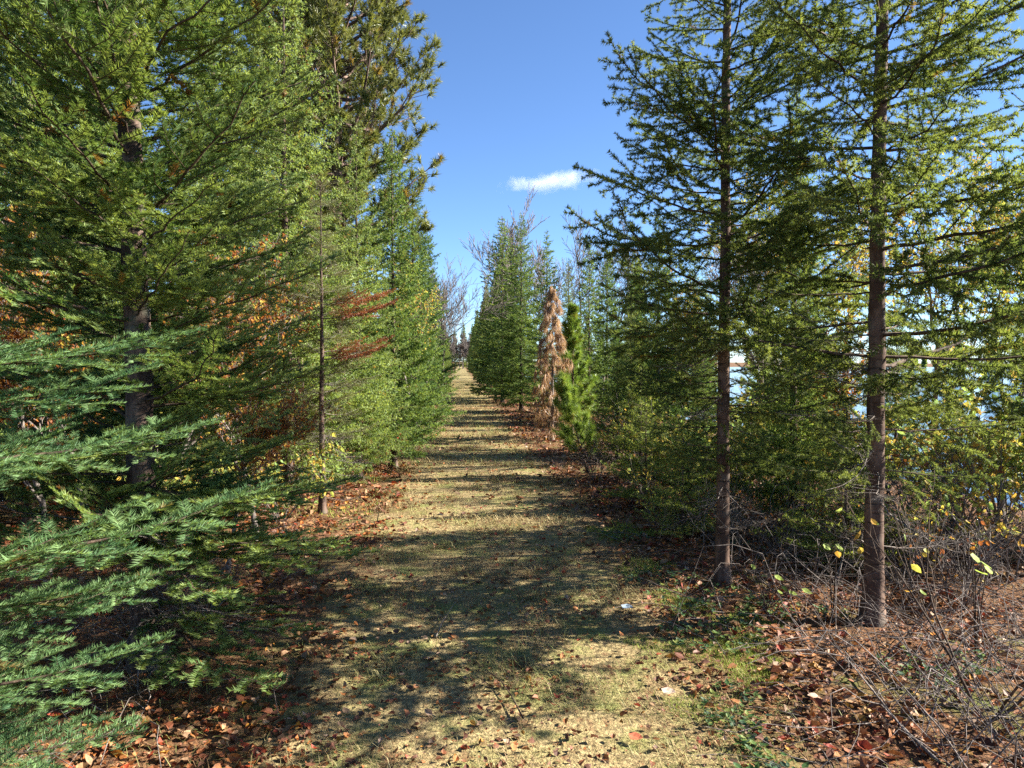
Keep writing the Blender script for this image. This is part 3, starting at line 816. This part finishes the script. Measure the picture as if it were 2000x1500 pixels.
broadleaf('yellow_leaved_tree', 'yellow-leaved tree at the lakeside behind the thick spruce trunk', at(1830, 11.5), YT_A, 0.85, 2.7)
broadleaf('yellow_leaved_tree', 'yellowing tree showing behind the slender spruce trunk', at(1330, 13), YT_B, 0.75, 1.2)
broadleaf('yellow_leaved_tree', 'tall yellow-leaved tree at the edge of the picture by the lake', at(1960, 9.0), YT_B, 0.95, 0.8)
broadleaf('yellow_leaved_tree', 'golden tree seen just clear of the thick shaded trunk, on the path side', at(1640, 13.6), YT_B, 1.1, 4.8)
broadleaf('yellow_leaved_tree', 'small yellow-leaved tree peeping out above the dense green spruces', at(822, 15.0), YT_B, 0.78, 3.3)
broadleaf('orange_leaved_tree', 'orange-leaved sapling glowing behind the large fir trunk', at(330, 7.0), OT_A, 0.75, 0.5)
broadleaf('orange_leaved_tree', 'orange-leaved sapling between the large fir and the thin spruce', at(500, 6.8), OT_A, 0.62, 2.5)
broadleaf('orange_leaved_tree', 'orange sapling showing through the gap in the large fir', at(180, 6.2), OT_A, 0.8, 3.5)
broadleaf('orange_leaved_tree', 'orange-yellow sapling low behind the grey twigs of the large fir', at(440, 5.6), OT_A, 0.42, 5.5)
broadleaf('orange_leaved_tree', 'rusty sapling low behind the blue-green boughs', at(90, 5.6), OT_A, 0.6, 4.4)
broadleaf('orange_leaved_tree', 'red-orange sapling behind the ringed spruce trunk', at(1680, 7.5), OT_A, 0.55, 1.4)

# spruces behind the two shaded trunks
tree('spruce_tree', 'sunlit green spruce behind the slender shaded trunk', at(1285, 13.0), 4.2, 'dense_a', 0.05, wide=1.1)
tree('spruce_tree', 'green spruce between the shaded trunks, at the foot of the bank', at(1550, 7.3), 4.4, 'dense_b', 0.04, wide=0.75)
tree('spruce_tree', 'low spruce on the bank beneath the slender shaded trunk', at(1375, 8.2), 1.9, 'dense_a', 0.03, wide=1.25)
tree('spruce_tree', 'spruce at the edge of the picture beyond the thick shaded trunk', at(2170, 7.0), 6.5, 'fir_mid', 0.06, wide=0.8)

# ------------------------------------------------------------------ shrubs
def shrub_mesh(seed, H, stems, leaf_n, pal, leaf, wood=None):
    rng = np.random.RandomState(seed)
    P0, P1, A, B = [], [], [], []
    for k in range(stems):
        a = rng.rand() * 2 * PI; tilt = rng.uniform(0.1, 0.7)
        p0, p1, ra, rb, _ = grow(rng, H * rng.uniform(0.6, 1.0), 0.009, 2, 0.6, up=0.15)
        m = np.array((Matrix.Rotation(a, 3, 'Z') @ Matrix.Rotation(tilt, 3, 'Y')))
        P0.append(p0 @ m.T + [math.cos(a) * 0.05, math.sin(a) * 0.05, 0]); P1.append(p1 @ m.T + [math.cos(a) * 0.05, math.sin(a) * 0.05, 0]); A.append(ra); B.append(rb)
    P0 = np.concatenate(P0); P1 = np.concatenate(P1); A = np.concatenate(A); B = np.concatenate(B)
    main = A > 0.0042
    tb = MB(); segs_tube(tb, P0[main], P1[main], A[main], B[main], 0, 5)
    cb = MB(); segs_tube(cb, P0[~main], P1[~main], np.maximum(A[~main], 0.0016), np.maximum(B[~main], 0.0013), 0, 3)
    lm = None
    if leaf_n:
        ii = rng.randint(0, len(P0), leaf_n)
        pos = P1[ii]
        dv = nrm(rng.randn(leaf_n, 3) + np.array([0, 0, -0.35])); up_ = nrm(rng.randn(leaf_n, 3) * 0.5 + np.array([0, 0, 1]))
        L = leaf * rng.uniform(0.6, 1.2, leaf_n)
        col = pal[rng.randint(0, len(pal), leaf_n)] * rng.uniform(0.7, 1.2, (leaf_n, 1))
        lb = MB(); leaves_add(lb, pos, dv, up_, L, L * 0.6, col)
        lm = lb.mesh('leaves', [M_LEAF])
    w = wood or M_GTWIG
    return tb.mesh('stems', [w]), cb.mesh('twigs', [w]), lm

SH_Y = [shrub_mesh(821 + k, 1.3, 7, 330, YEL, 0.06) for k in range(3)]
SH_G = [shrub_mesh(831 + k, 1.0, 8, 60, ORA, 0.045) for k in range(3)]
SH_L = [shrub_mesh(851 + k, 1.7, 9, 900, np.array([(0.42, 0.46, 0.09), (0.30, 0.40, 0.09), (0.54, 0.48, 0.09), (0.20, 0.30, 0.08), (0.60, 0.40, 0.08)]), 0.085) for k in range(3)]
SH_D = [shrub_mesh(841, 1.7, 4, 26, YEL, 0.06, M_TWIG)]
def shrub(label, px, depth, meshes, s, rz):
    broadleaf('leafy_shrub' if meshes in SH_Y + SH_L else 'twiggy_shrub', label, at(px, depth), meshes, s, rz, 'shrub', None, ('stems', 'twigs'))
shrub('yellow-leaved shrub beside the lime green pine sapling', 1235, 10.2, SH_Y[0], 0.95, 0.2)
shrub('low yellow shrub in front of the dead brown pine', 1175, 12.2, SH_Y[1], 0.7, 1.2)
shrub('yellow-green shrub at the foot of the slender shaded trunk, on its path side', 1290, 7.4, SH_Y[2], 0.62, 2.2)
shrub('tall yellow-leaved shrub by the lake beyond the thick shaded trunk', 1850, 7.2, SH_Y[0], 1.25, 3.0)
shrub('yellow-leaved shrub at the edge of the picture, in front of the lake', 1975, 6.0, SH_Y[1], 1.1, 0.9)
shrub('low yellow-green shrub between thick shaded trunk and lake', 1790, 6.0, SH_Y[2], 0.7, 4.2)
shrub('yellow shrub low between the two shaded trunks', 1580, 7.0, SH_Y[1], 0.85, 5.2)
shrub('bare grey shrub beside the lime green sapling', 1165, 10.0, SH_G[0], 0.75, 0.3)
shrub('bare tangled shrub between the two shaded trunks', 1540, 6.2, SH_G[1], 0.85, 1.3)
shrub('bare tangled shrub behind the foot of the thick shaded trunk', 1770, 5.6, SH_G[2], 0.85, 2.3)
shrub('bare twiggy shrub below the lakeside shrubs', 1880, 5.2, SH_G[0], 0.9, 3.3)
shrub('bare shrub behind the slender shaded trunk', 1440, 6.6, SH_G[2], 0.8, 4.5)
shrub('bare shrub low beside the path in front of the slender shaded trunk', 1265, 8.6, SH_G[1], 0.6, 5.3)
shrub('dark leggy shrub with a few large yellow leaves at the edge of the picture', 1945, 3.55, SH_D[0], 0.85, 0.4)
shrub('bare grey twigs piled behind the foot of the large fir', 400, 4.7, SH_G[1], 0.55, 2.0)

shrub('tall green and yellow shrub behind the slender shaded trunk', 1370, 8.8, SH_L[0], 1.0, 0.3)
shrub('leafy green shrub midway between the two shaded trunks', 1530, 8.2, SH_L[1], 1.05, 1.5)
shrub('broad yellow-green shrub behind the thick shaded trunk', 1690, 7.6, SH_L[2], 1.0, 2.6)
shrub('leafy shrub on the bank by the lake, right of the thick trunk', 1890, 8.6, SH_L[0], 1.05, 3.9)
shrub('green shrub beyond the sapling, under the low dark spruce', 1260, 12.5, SH_L[2], 0.95, 5.5)
shrub('yellow-green shrub tucked behind the low spruce on the bank', 1450, 11.0, SH_L[1], 1.15, 0.9)
shrub('leafy shrub behind the large fir, low in the shade', 360, 6.2, SH_L[2], 0.75, 1.9)
shrub('yellowish shrub under the boughs between large fir and thin spruce', 545, 7.6, SH_L[0], 0.7, 0.2)

shrub('large yellow shrub screening the lake at the edge of the picture', 1960, 8.0, SH_L[2], 1.35, 0.6)
shrub('twiggy bare shrub screening the lake at the edge of the picture', 1930, 6.6, SH_G[1], 1.4, 3.6)
shrub('twiggy bare shrub on the bank in the widest gap', 1820, 6.6, SH_G[2], 1.4, 4.6)
shrub('dense yellow-green shrub between the trunks, close behind the bare tangle', 1600, 8.9, SH_L[0], 1.2, 5.6)
shrub('green-yellow shrub just behind the slender shaded trunk', 1420, 7.6, SH_L[2], 0.8, 4.1)

# seedling with large pale green leaves between the shaded trunks
def seedling(name, label, spots, depth, stem_to):
    x, y_ = at(*stem_to)
    root = empty(name, (x, y_, gz(x, y_)), label, 'plant')
    base = np.array([x, y_, gz(x, y_)])
    mb = MB(); prev = np.zeros(3)
    rng = np.random.RandomState(int(stem_to[0]))
    pts = []
    for (px, py, L) in spots:
        X, Y = at(px, depth + rng.uniform(-0.08, 0.08)); p = np.array([X, Y, zat(py, depth)]) - base
        q = (prev + p) / 2 + np.array([0, 0, 0.03])
        segs_tube(mb, [prev * 0.6, q], [q, p], [0.0048, 0.0034], [0.0034, 0.002], 0, 5)
        pts.append((p, L))
    link('stem', mb.mesh('stem', [M_TWIG]), root)
    for p, L in pts:
        lb = MB()
        leaves_add(lb, np.zeros((1, 3)), np.array([[rng.uniform(-1, 1), -0.6, rng.uniform(-0.5, 0.1)]]), np.array([[0.3, -0.7, 0.7]]), [L], [L * 0.62], np.array([[0.36, 0.46, 0.09]]) * rng.uniform(0.85, 1.1), fold=0.15, curl=0.06)
        link('leaf', lb.mesh('leaf', [M_LEAF]), root, p)
seedling('leafy_seedling', 'seedling with pale green oval leaves low between the shaded trunks', [(1475, 1112, 0.06), (1490, 1122, 0.05), (1515, 1130, 0.065), (1530, 1142, 0.06), (1545, 1160, 0.07), (1570, 1160, 0.07), (1525, 1158, 0.06)], 4.75, (1500, 4.85))
seedling('leafy_seedling', 'two-leaved pale green seedling beside the thick shaded trunk', [(1622, 1065, 0.085), (1640, 1068, 0.085)], 4.6, (1632, 4.7))
seedling('leafy_seedling', 'sprig of large yellow leaves in front of the lakeside shrubs', [(1905, 1085, 0.09), (1925, 1100, 0.10), (1912, 1120, 0.10), (1935, 1112, 0.09)], 4.2, (1915, 4.3))

# ------------------------------------------------------------------ ground cover
def scatter(rng, n, d0, d1, x0, x1):
    d = d0 * (d1 / d0) ** rng.rand(n)
    x = rng.uniform(x0, x1, n)
    return x, d
rng = np.random.RandomState(2024)
# dry grass
n = 380000
x, y = scatter(rng, n, 1.9, 60, -3.0, 4.2)
on = 1 - sstep(0.75, 1.45, np.abs(x - path_c(y)))
dens = 0.15 + 0.85 * on
dens *= 0.35 + 0.65 * sstep(0.3, 0.6, vnoise(x, y, 2.6))
dens *= np.where((y < 5) & (x > 0.9), 0.45, 1.0)
k = rng.rand(n) < dens
x, y, on = x[k], y[k], on[k]; n = len(x)
far = np.clip(y / 5.0, 0.8, 5) ** 0.55
L = rng.uniform(0.035, 0.10, n) * far ** 0.6 * (0.55 + 1.1 * sstep(0.35, 0.8, vnoise(x, y, 3.4))); w = rng.uniform(0.0020, 0.0042, n) * far ** 1.3
az = rng.rand(n) * 2 * PI; tilt = np.radians(rng.uniform(28, 88, n))
d = np.stack([np.cos(az) * np.sin(tilt), np.sin(az) * np.sin(tilt), np.cos(tilt)], 1)
b = np.stack([x, y, height(x, y)], 1)
d2 = nrm(d + np.stack([np.cos(az) * 0.6, np.sin(az) * 0.6, -0.7 * np.ones(n)], 1))
m1 = b + d * (L * 0.55)[:, None]; tp = m1 + d2 * (L * 0.45)[:, None]
sd2 = np.stack([-np.sin(az), np.cos(az), 0 * az], 1) * (w * 0.5)[:, None]
v = np.stack([b - sd2, b + sd2, m1 + sd2 * 0.8, m1 - sd2 * 0.8, tp], 1)
f = np.array([[0, 1, 2], [0, 2, 3], [3, 2, 4]])[None] + (np.arange(n) * 5)[:, None, None]
g = np.clip(vnoise(x, y, 1.1) * 1.7 - 0.15 + rng.uniform(-0.35, 0.35, n), 0, 1)[:, None]
TAN = np.array([0.44, 0.345, 0.165]); OLV = np.array([0.25, 0.255, 0.08]); BRN = np.array([0.27, 0.16, 0.075])
col = TAN * (1 - g) + OLV * g
br = (rng.rand(n) < 0.16 + 0.45 * sstep(0.42, 0.72, vnoise(x + 40, y, 1.6)))[:, None]
col = np.where(br, BRN, col) * rng.uniform(0.65, 1.3, (n, 1))
mb = MB(); mb.add(v, f, 0, np.repeat(col, 5, 0))
tag(link('dry_grass', mb.mesh('dry_grass', [M_BLADE])), 'dry straw-coloured grass matted over the path', 'grass', kind='stuff')

MOSS_SPOTS = ((1400, 1270, 0.34), (1330, 1185, 0.28), (1450, 1215, 0.22), (1390, 1385, 0.20), (1260, 1110, 0.30), (1210, 1040, 0.35), (1490, 1330, 0.15), (1250, 1260, 0.18))
def moss_spot(x, y):
    s_ = np.full(len(x), -9.0)
    for px_, py2, rr in MOSS_SPOTS:
        dd = EYE * F_PX / (py2 - HOR); X_, Y_ = at(px_, dd); s_ = np.maximum(s_, 1.25 - np.hypot(x - X_, y - Y_) / rr)
    return s_ + 0.9 * (vnoise(x, y, 7.0) - 0.5) + 0.5 * (vnoise(x, y, 19.0) - 0.5)
# moss and low green plants beside the path
n = 160000
x, y = scatter(rng, n, 2.4, 12, 0.5, 2.2)
k = moss_spot(x, y) > 0.45
x2, y2 = scatter(rng, 9000, 8, 30, -2.0, -0.9); k2 = vnoise(x2, y2, 0.8) > 0.5
x = np.concatenate([x[k], x2[k2]]); y = np.concatenate([y[k], y2[k2]]); n = len(x)
az = rng.rand(n) * 2 * PI; tilt = np.radians(rng.uniform(10, 65, n)); L = rng.uniform(0.015, 0.04, n) * np.clip(y / 5, 0.9, 3); w = rng.uniform(0.003, 0.005, n) * np.clip(y / 5, 0.9, 3)
d = np.stack([np.cos(az) * np.sin(tilt), np.sin(az) * np.sin(tilt), np.cos(tilt)], 1)
b = np.stack([x, y, height(x, y)], 1); s_ = np.stack([-np.sin(az), np.cos(az), 0 * az], 1) * (w * 0.5)[:, None]
mb = MB(); mb.add(np.stack([b - s_, b + s_, b + d * L[:, None]], 1), np.arange(n * 3).reshape(-1, 3), 0, np.repeat(np.array([0.24, 0.31, 0.05]) * rng.uniform(0.5, 1.5, (n, 1)) + np.array([0.06, 0.03, 0]) * rng.rand(n, 1), 3, 0))
tag(link('moss', mb.mesh('moss', [M_BLADE])), 'low green moss in patches beside the path', 'moss', kind='stuff')

# fallen leaves
LITTER = np.array([(0.26, 0.10, 0.045), (0.34, 0.13, 0.04), (0.20, 0.075, 0.04), (0.40, 0.17, 0.06), (0.38, 0.23, 0.12), (0.30, 0.055, 0.025), (0.15, 0.07, 0.045), (0.45, 0.30, 0.20), (0.44, 0.22, 0.04), (0.24, 0.15, 0.09)])
n = 108000
x, y = scatter(rng, n, 1.9, 30, -4.5, 5.0)
den = 0.30 + 0.22 * sstep(8.0, 5.0, y) + 0.9 * sstep(0.75, 1.45, x - path_c(y) + 0.6 * sstep(5.0, 2.5, y)) + 0.9 * sstep(0.6, 1.3, -(x - path_c(y)))
den = np.clip(den, 0, 1) * (0.3 + 0.7 * sstep(0.25, 0.6, vnoise(x, y, 1.9)))
k = rng.rand(n) < den * 0.85 * np.where(moss_spot(x, y) > 0.5, 0.22, 1.0)
x, y = x[k], y[k]; n = len(x)
az = rng.rand(n) * 2 * PI
dv = np.stack([np.cos(az), np.sin(az), rng.normal(0, 0.28, n)], 1)
up = nrm(rng.randn(n, 3) * 0.42 + np.array([0, 0, 1]))
L = 0.018 + 0.05 * rng.rand(n) ** 1.7; L = L * np.where(x > 1.5, 1.2, 1.0) * np.clip(y / 6, 1, 1.5) * np.where(np.abs(x - PATH_C) < 0.9, 0.75, 1.0)
pos = np.stack([x, y, height(x, y) + rng.uniform(0.006, 0.030, n)], 1)
pi_ = rng.choice(len(LITTER), n, p=[.16, .13, .17, .10, .10, .06, .12, .05, .04, .07])
col = LITTER[pi_] * rng.uniform(0.45, 1.15, (n, 1))
left = (x < -0.6)[:, None]
col = np.where(left, col * np.array([1.05, 0.95, 0.8]), col)
mb = MB(); leaves_add(mb, pos, dv, up, L, L * rng.uniform(0.45, 0.75, n), col, fold=rng.uniform(-0.3, 1.1, n), curl=rng.uniform(-0.25, 0.40, n))
tag(link('fallen_leaves', mb.mesh('fallen_leaves', [M_LITTER])), 'brown and rust fallen leaves littering both sides of the path', 'leaves', kind='stuff')

# low green plants in the litter
n = 2200
x, y = scatter(rng, n, 2.6, 7.0, 1.1, 4.0)
k = vnoise(x, y, 2.4) > 0.66; x, y = x[k], y[k]; n = len(x)
x = np.repeat(x, 5); y = np.repeat(y, 5); n = len(x)
az = rng.rand(n) * 2 * PI
dv = np.stack([np.cos(az), np.sin(az), rng.uniform(0.1, 0.6, n)], 1); up = nrm(rng.randn(n, 3) * 0.2 + np.array([0, 0, 1]))
pos = np.stack([x, y, height(x, y) + 0.03], 1) + rng.randn(n, 3) * 0.012
L = rng.uniform(0.02, 0.045, n)
gc = np.array([(0.09, 0.19, 0.06), (0.14, 0.22, 0.06), (0.10, 0.17, 0.10), (0.24, 0.28, 0.07)])[rng.randint(0, 4, n)] * rng.uniform(0.7, 1.2, (n, 1))
mb = MB(); leaves_add(mb, pos, dv, up, L, L * 0.6, gc, fold=0.2, curl=0.1)
tag(link('low_green_plants', mb.mesh('low_green_plants', [M_LEAF])), 'low green leafy plants growing through the leaf litter', 'plants', kind='stuff')

# thin dead twigs and bramble canes
n = 2700
x, y = scatter(rng, n, 2.6, 14, 1.4, 5.8)
xa, ya = scatter(rng, 260, 2.6, 12, -3.4, -1.2)
x = np.concatenate([x, xa]); y = np.concatenate([y, ya]); n = len(x)
k = (x > 1.9) | (x < 0) | (rng.rand(n) < 0.35); x, y = x[k], y[k]; n = len(x)
mb = MB(); P0s, P1s, ra, rb = [], [], [], []
for i_ in range(n):
    a = rng.rand() * 2 * PI; l = rng.uniform(0.25, 0.85); h_ = l * rng.uniform(0.05, 0.75) * (1 if x[i_] > 1.9 else 0.3)
    r0 = rng.uniform(0.0015, 0.0036); p = np.array([x[i_], y[i_], gz(x[i_], y[i_]) + rng.uniform(0, 0.03)])
    prev = p; wa = a
    for q in range(1, 6):
        t = q / 5; wa += rng.normal(0, 0.28)
        zz = h_ * math.sin(t * PI * rng.uniform(0.55, 0.95))
        nx_ = np.array([prev[0] + math.cos(wa) * l / 5, prev[1] + math.sin(wa) * l / 5, 0]); nx_[2] = gz(nx_[0], nx_[1]) + 0.01 + zz
        P0s.append(prev); P1s.append(nx_); ra.append(r0 * (1.1 - t * 0.6)); rb.append(r0 * (0.95 - t * 0.6)); prev = nx_
segs_tube(mb, P0s, P1s, np.maximum(ra, 0.0008), np.maximum(rb, 0.0006), 0, 4)
tag(link('dead_twigs', mb.mesh('dead_twigs', [M_GTWIG])), 'tangle of thin dead twigs and canes over the leaf litter', 'twigs', kind='stuff')

# long pale stick lying in the leaves
def stick(label, pts, r, mat):
    P = []
    for px, py in pts:
        dd = EYE * F_PX / (py - HOR); X, Y = at(px, dd); P.append((X, Y, gz(X, Y) + 0.035))
    P = np.array(P); base = P[0].copy()
    t = np.linspace(0, 1, 16); tt = np.linspace(0, 1, len(P))
    Q = np.stack([np.interp(t, tt, P[:, c]) for c in range(3)], 1) - base
    Q[1:-1] = (Q[:-2] + Q[1:-1] * 2 + Q[2:]) / 4
    mb = MB(); poly_tube(mb, Q, np.linspace(r, r * 0.4, 16), 0, 7)
    tag(link('fallen_stick', mb.mesh('fallen_stick', [mat]), None, base), label, 'stick')
stick('long pale stick curving through the leaves at the bottom edge', [(1850, 1500), (1770, 1425), (1715, 1360), (1660, 1290), (1600, 1240)], 0.008, M_GTWIG)
stick('short thin stick lying on the grass of the path', [(1022, 1425), (1000, 1380), (975, 1345), (945, 1325)], 0.004, M_TWIG)
stick('thin grey stick on the path beside the rust leaves', [(850, 1265), (862, 1235), (890, 1190)], 0.004, M_GTWIG)
def one_leaf(label, px, py, L, col, up=(0.1, -0.3, 1)):
    dd = EYE * F_PX / (py - HOR); X, Y = at(px, dd)
    lb = MB(); leaves_add(lb, np.zeros((1, 3)), np.array([[0.8, -0.6, 0.0]]), nrm(np.array([up], float)), [L], [L * 0.75], np.array([col]), fold=0.12, curl=0.08)
    tag(link('fallen_leaf', lb.mesh('fallen_leaf', [M_LITTER]), None, (X, Y, gz(X, Y) + 0.035)), label, 'leaf')
one_leaf('pale pinkish leaf lying alone on the shaded part of the path', 1295, 1362, 0.075, (0.62, 0.45, 0.34))
one_leaf('bluish grey leaf lying beside the path', 1215, 1195, 0.085, (0.30, 0.38, 0.46))
one_leaf('rust red leaf lying on the path near the bottom edge', 1230, 1455, 0.07, (0.48, 0.14, 0.07))
one_leaf('bright orange leaf on the litter below the thick shaded trunk', 1820, 1240, 0.06, (0.62, 0.24, 0.04))

# ------------------------------------------------------------------ far shore, end of the path, cloud
rng = np.random.RandomState(9)
mb = MB(); fv = CR['far_b'][0]
nv = len(fv.vertices); co = np.empty(nv * 3, np.float32); fv.vertices.foreach_get('co', co); co = co.reshape(-1, 3)
nf = len(fv.polygons); fi = np.empty(nf * 3, np.int32); fv.loops.foreach_get('vertex_index', fi); fi = fi.reshape(-1, 3)
pick = rng.rand(nf) < 0.014
fi2 = fi[pick]; uniq, inv = np.unique(fi2, return_inverse=True); co2 = co[uniq]; fi2 = inv.reshape(-1, 3)
tri = co2[fi2]; cen = tri.mean(1, keepdims=True); tri = cen + (tri - cen) * 13.0
for k in range(60):
    a = rng.rand() * 6.28; s = rng.uniform(1.2, 2.4); c, q = math.cos(a), math.sin(a)
    X = 200 + rng.uniform(0, 40); Y = -20 + k * 6.5 + rng.uniform(-3, 3)
    V = tri.reshape(-1, 3) @ np.array([[c, q, 0], [-q, c, 0], [0, 0, 1]]) * s + np.array([X, Y, WATER_Z])
    mb.add(V, np.arange(len(V)).reshape(-1, 3), 0, (0.5, 0, 0))
tag(link('far_shore_forest', mb.mesh('far_shore_forest', [M_DENSE])), 'dark forest along the far shore of the lake', 'forest', kind='stuff')

for k in range(6):
    tree('row_spruce_tree', 'tiny conifer closing off the far end of the path', (PATH_C - 5 + k * 1.9, 160 + (k % 3) * 5), rng.uniform(8, 10), ['far_a', 'far_b'][k % 2], 0.08, group='conifers closing off the far end')
BARE_C = broad_mesh(803, 8.0, 0.12, 4, up=0.3, spread=0.55, twig=0.035)
for k in range(9):
    broadleaf('bare_tree', 'bare brown tree closing off the far end of the path', (PATH_C - 3.2 + k * 0.75, 148 + (k % 3) * 5), BARE_C, 0.7 + 0.12 * (k % 3), k * 1.3, group='bare trees at the far end of the path')

def cloud():
    m, nt, out = mat_new('cloud_vapour')
    tc = N(nt, 'ShaderNodeTexCoord')
    mp = N(nt, 'ShaderNodeMapping'); mp.inputs['Scale'].default_value = (1, 1, 1); nt.links.new(tc.outputs['Object'], mp.inputs[0])
    no = N(nt, 'ShaderNodeTexNoise', i_Scale=0.06, i_Detail=6.0, i_Roughness=0.6); nt.links.new(mp.outputs[0], no.inputs['Vector'])
    ln = N(nt, 'ShaderNodeVectorMath', operation='LENGTH')
    mp2 = N(nt, 'ShaderNodeMapping'); mp2.inputs['Scale'].default_value = (1 / 82, 1 / 30, 1 / 15); nt.links.new(tc.outputs['Object'], mp2.inputs[0]); nt.links.new(mp2.outputs[0], ln.inputs[0])
    sub = N(nt, 'ShaderNodeMath', operation='MULTIPLY_ADD', i_1=-0.62, i_2=-0.08); nt.links.new(ln.outputs['Value'], sub.inputs[0])
    ad = N(nt, 'ShaderNodeMath', operation='ADD'); nt.links.new(no.outputs[0], ad.inputs[0]); nt.links.new(sub.outputs[0], ad.inputs[1])
    mr = N(nt, 'ShaderNodeMapRange', i_1=0.0, i_2=0.45, i_3=0.0, i_4=0.032); nt.links.new(ad.outputs[0], mr.inputs[0])
    pv = N(nt, 'ShaderNodeVolumePrincipled'); pv.inputs['Color'].default_value = (0.98, 0.98, 1, 1); pv.inputs['Anisotropy'].default_value = 0.2
    nt.links.new(mr.outputs[0], pv.inputs['Density'])
    nt.links.new(pv.outputs[0], out.inputs['Volume'])
    mb = MB(); u = np.linspace(0, PI, 17); vv = np.linspace(0, 2 * PI, 25)
    U, V_ = np.meshgrid(u, vv); P = np.stack([82 * np.sin(U) * np.cos(V_), 30 * np.sin(U) * np.sin(V_), 15 * np.cos(U)], -1).reshape(-1, 3)
    i = (np.arange(24)[:, None] * 17 + np.arange(16)[None]).ravel()
    mb.add(P, np.concatenate([np.stack([i, i + 1, i + 18], 1), np.stack([i, i + 18, i + 17], 1)]), 0, smooth=True)
    X, Y = at(1075, 900)
    tag(link('cloud', mb.mesh('cloud', [m]), None, (X, Y, zat(358, 900)), (0, R(-6), -0.05)), 'small wispy white cloud alone in the blue sky', 'cloud')
cloud()
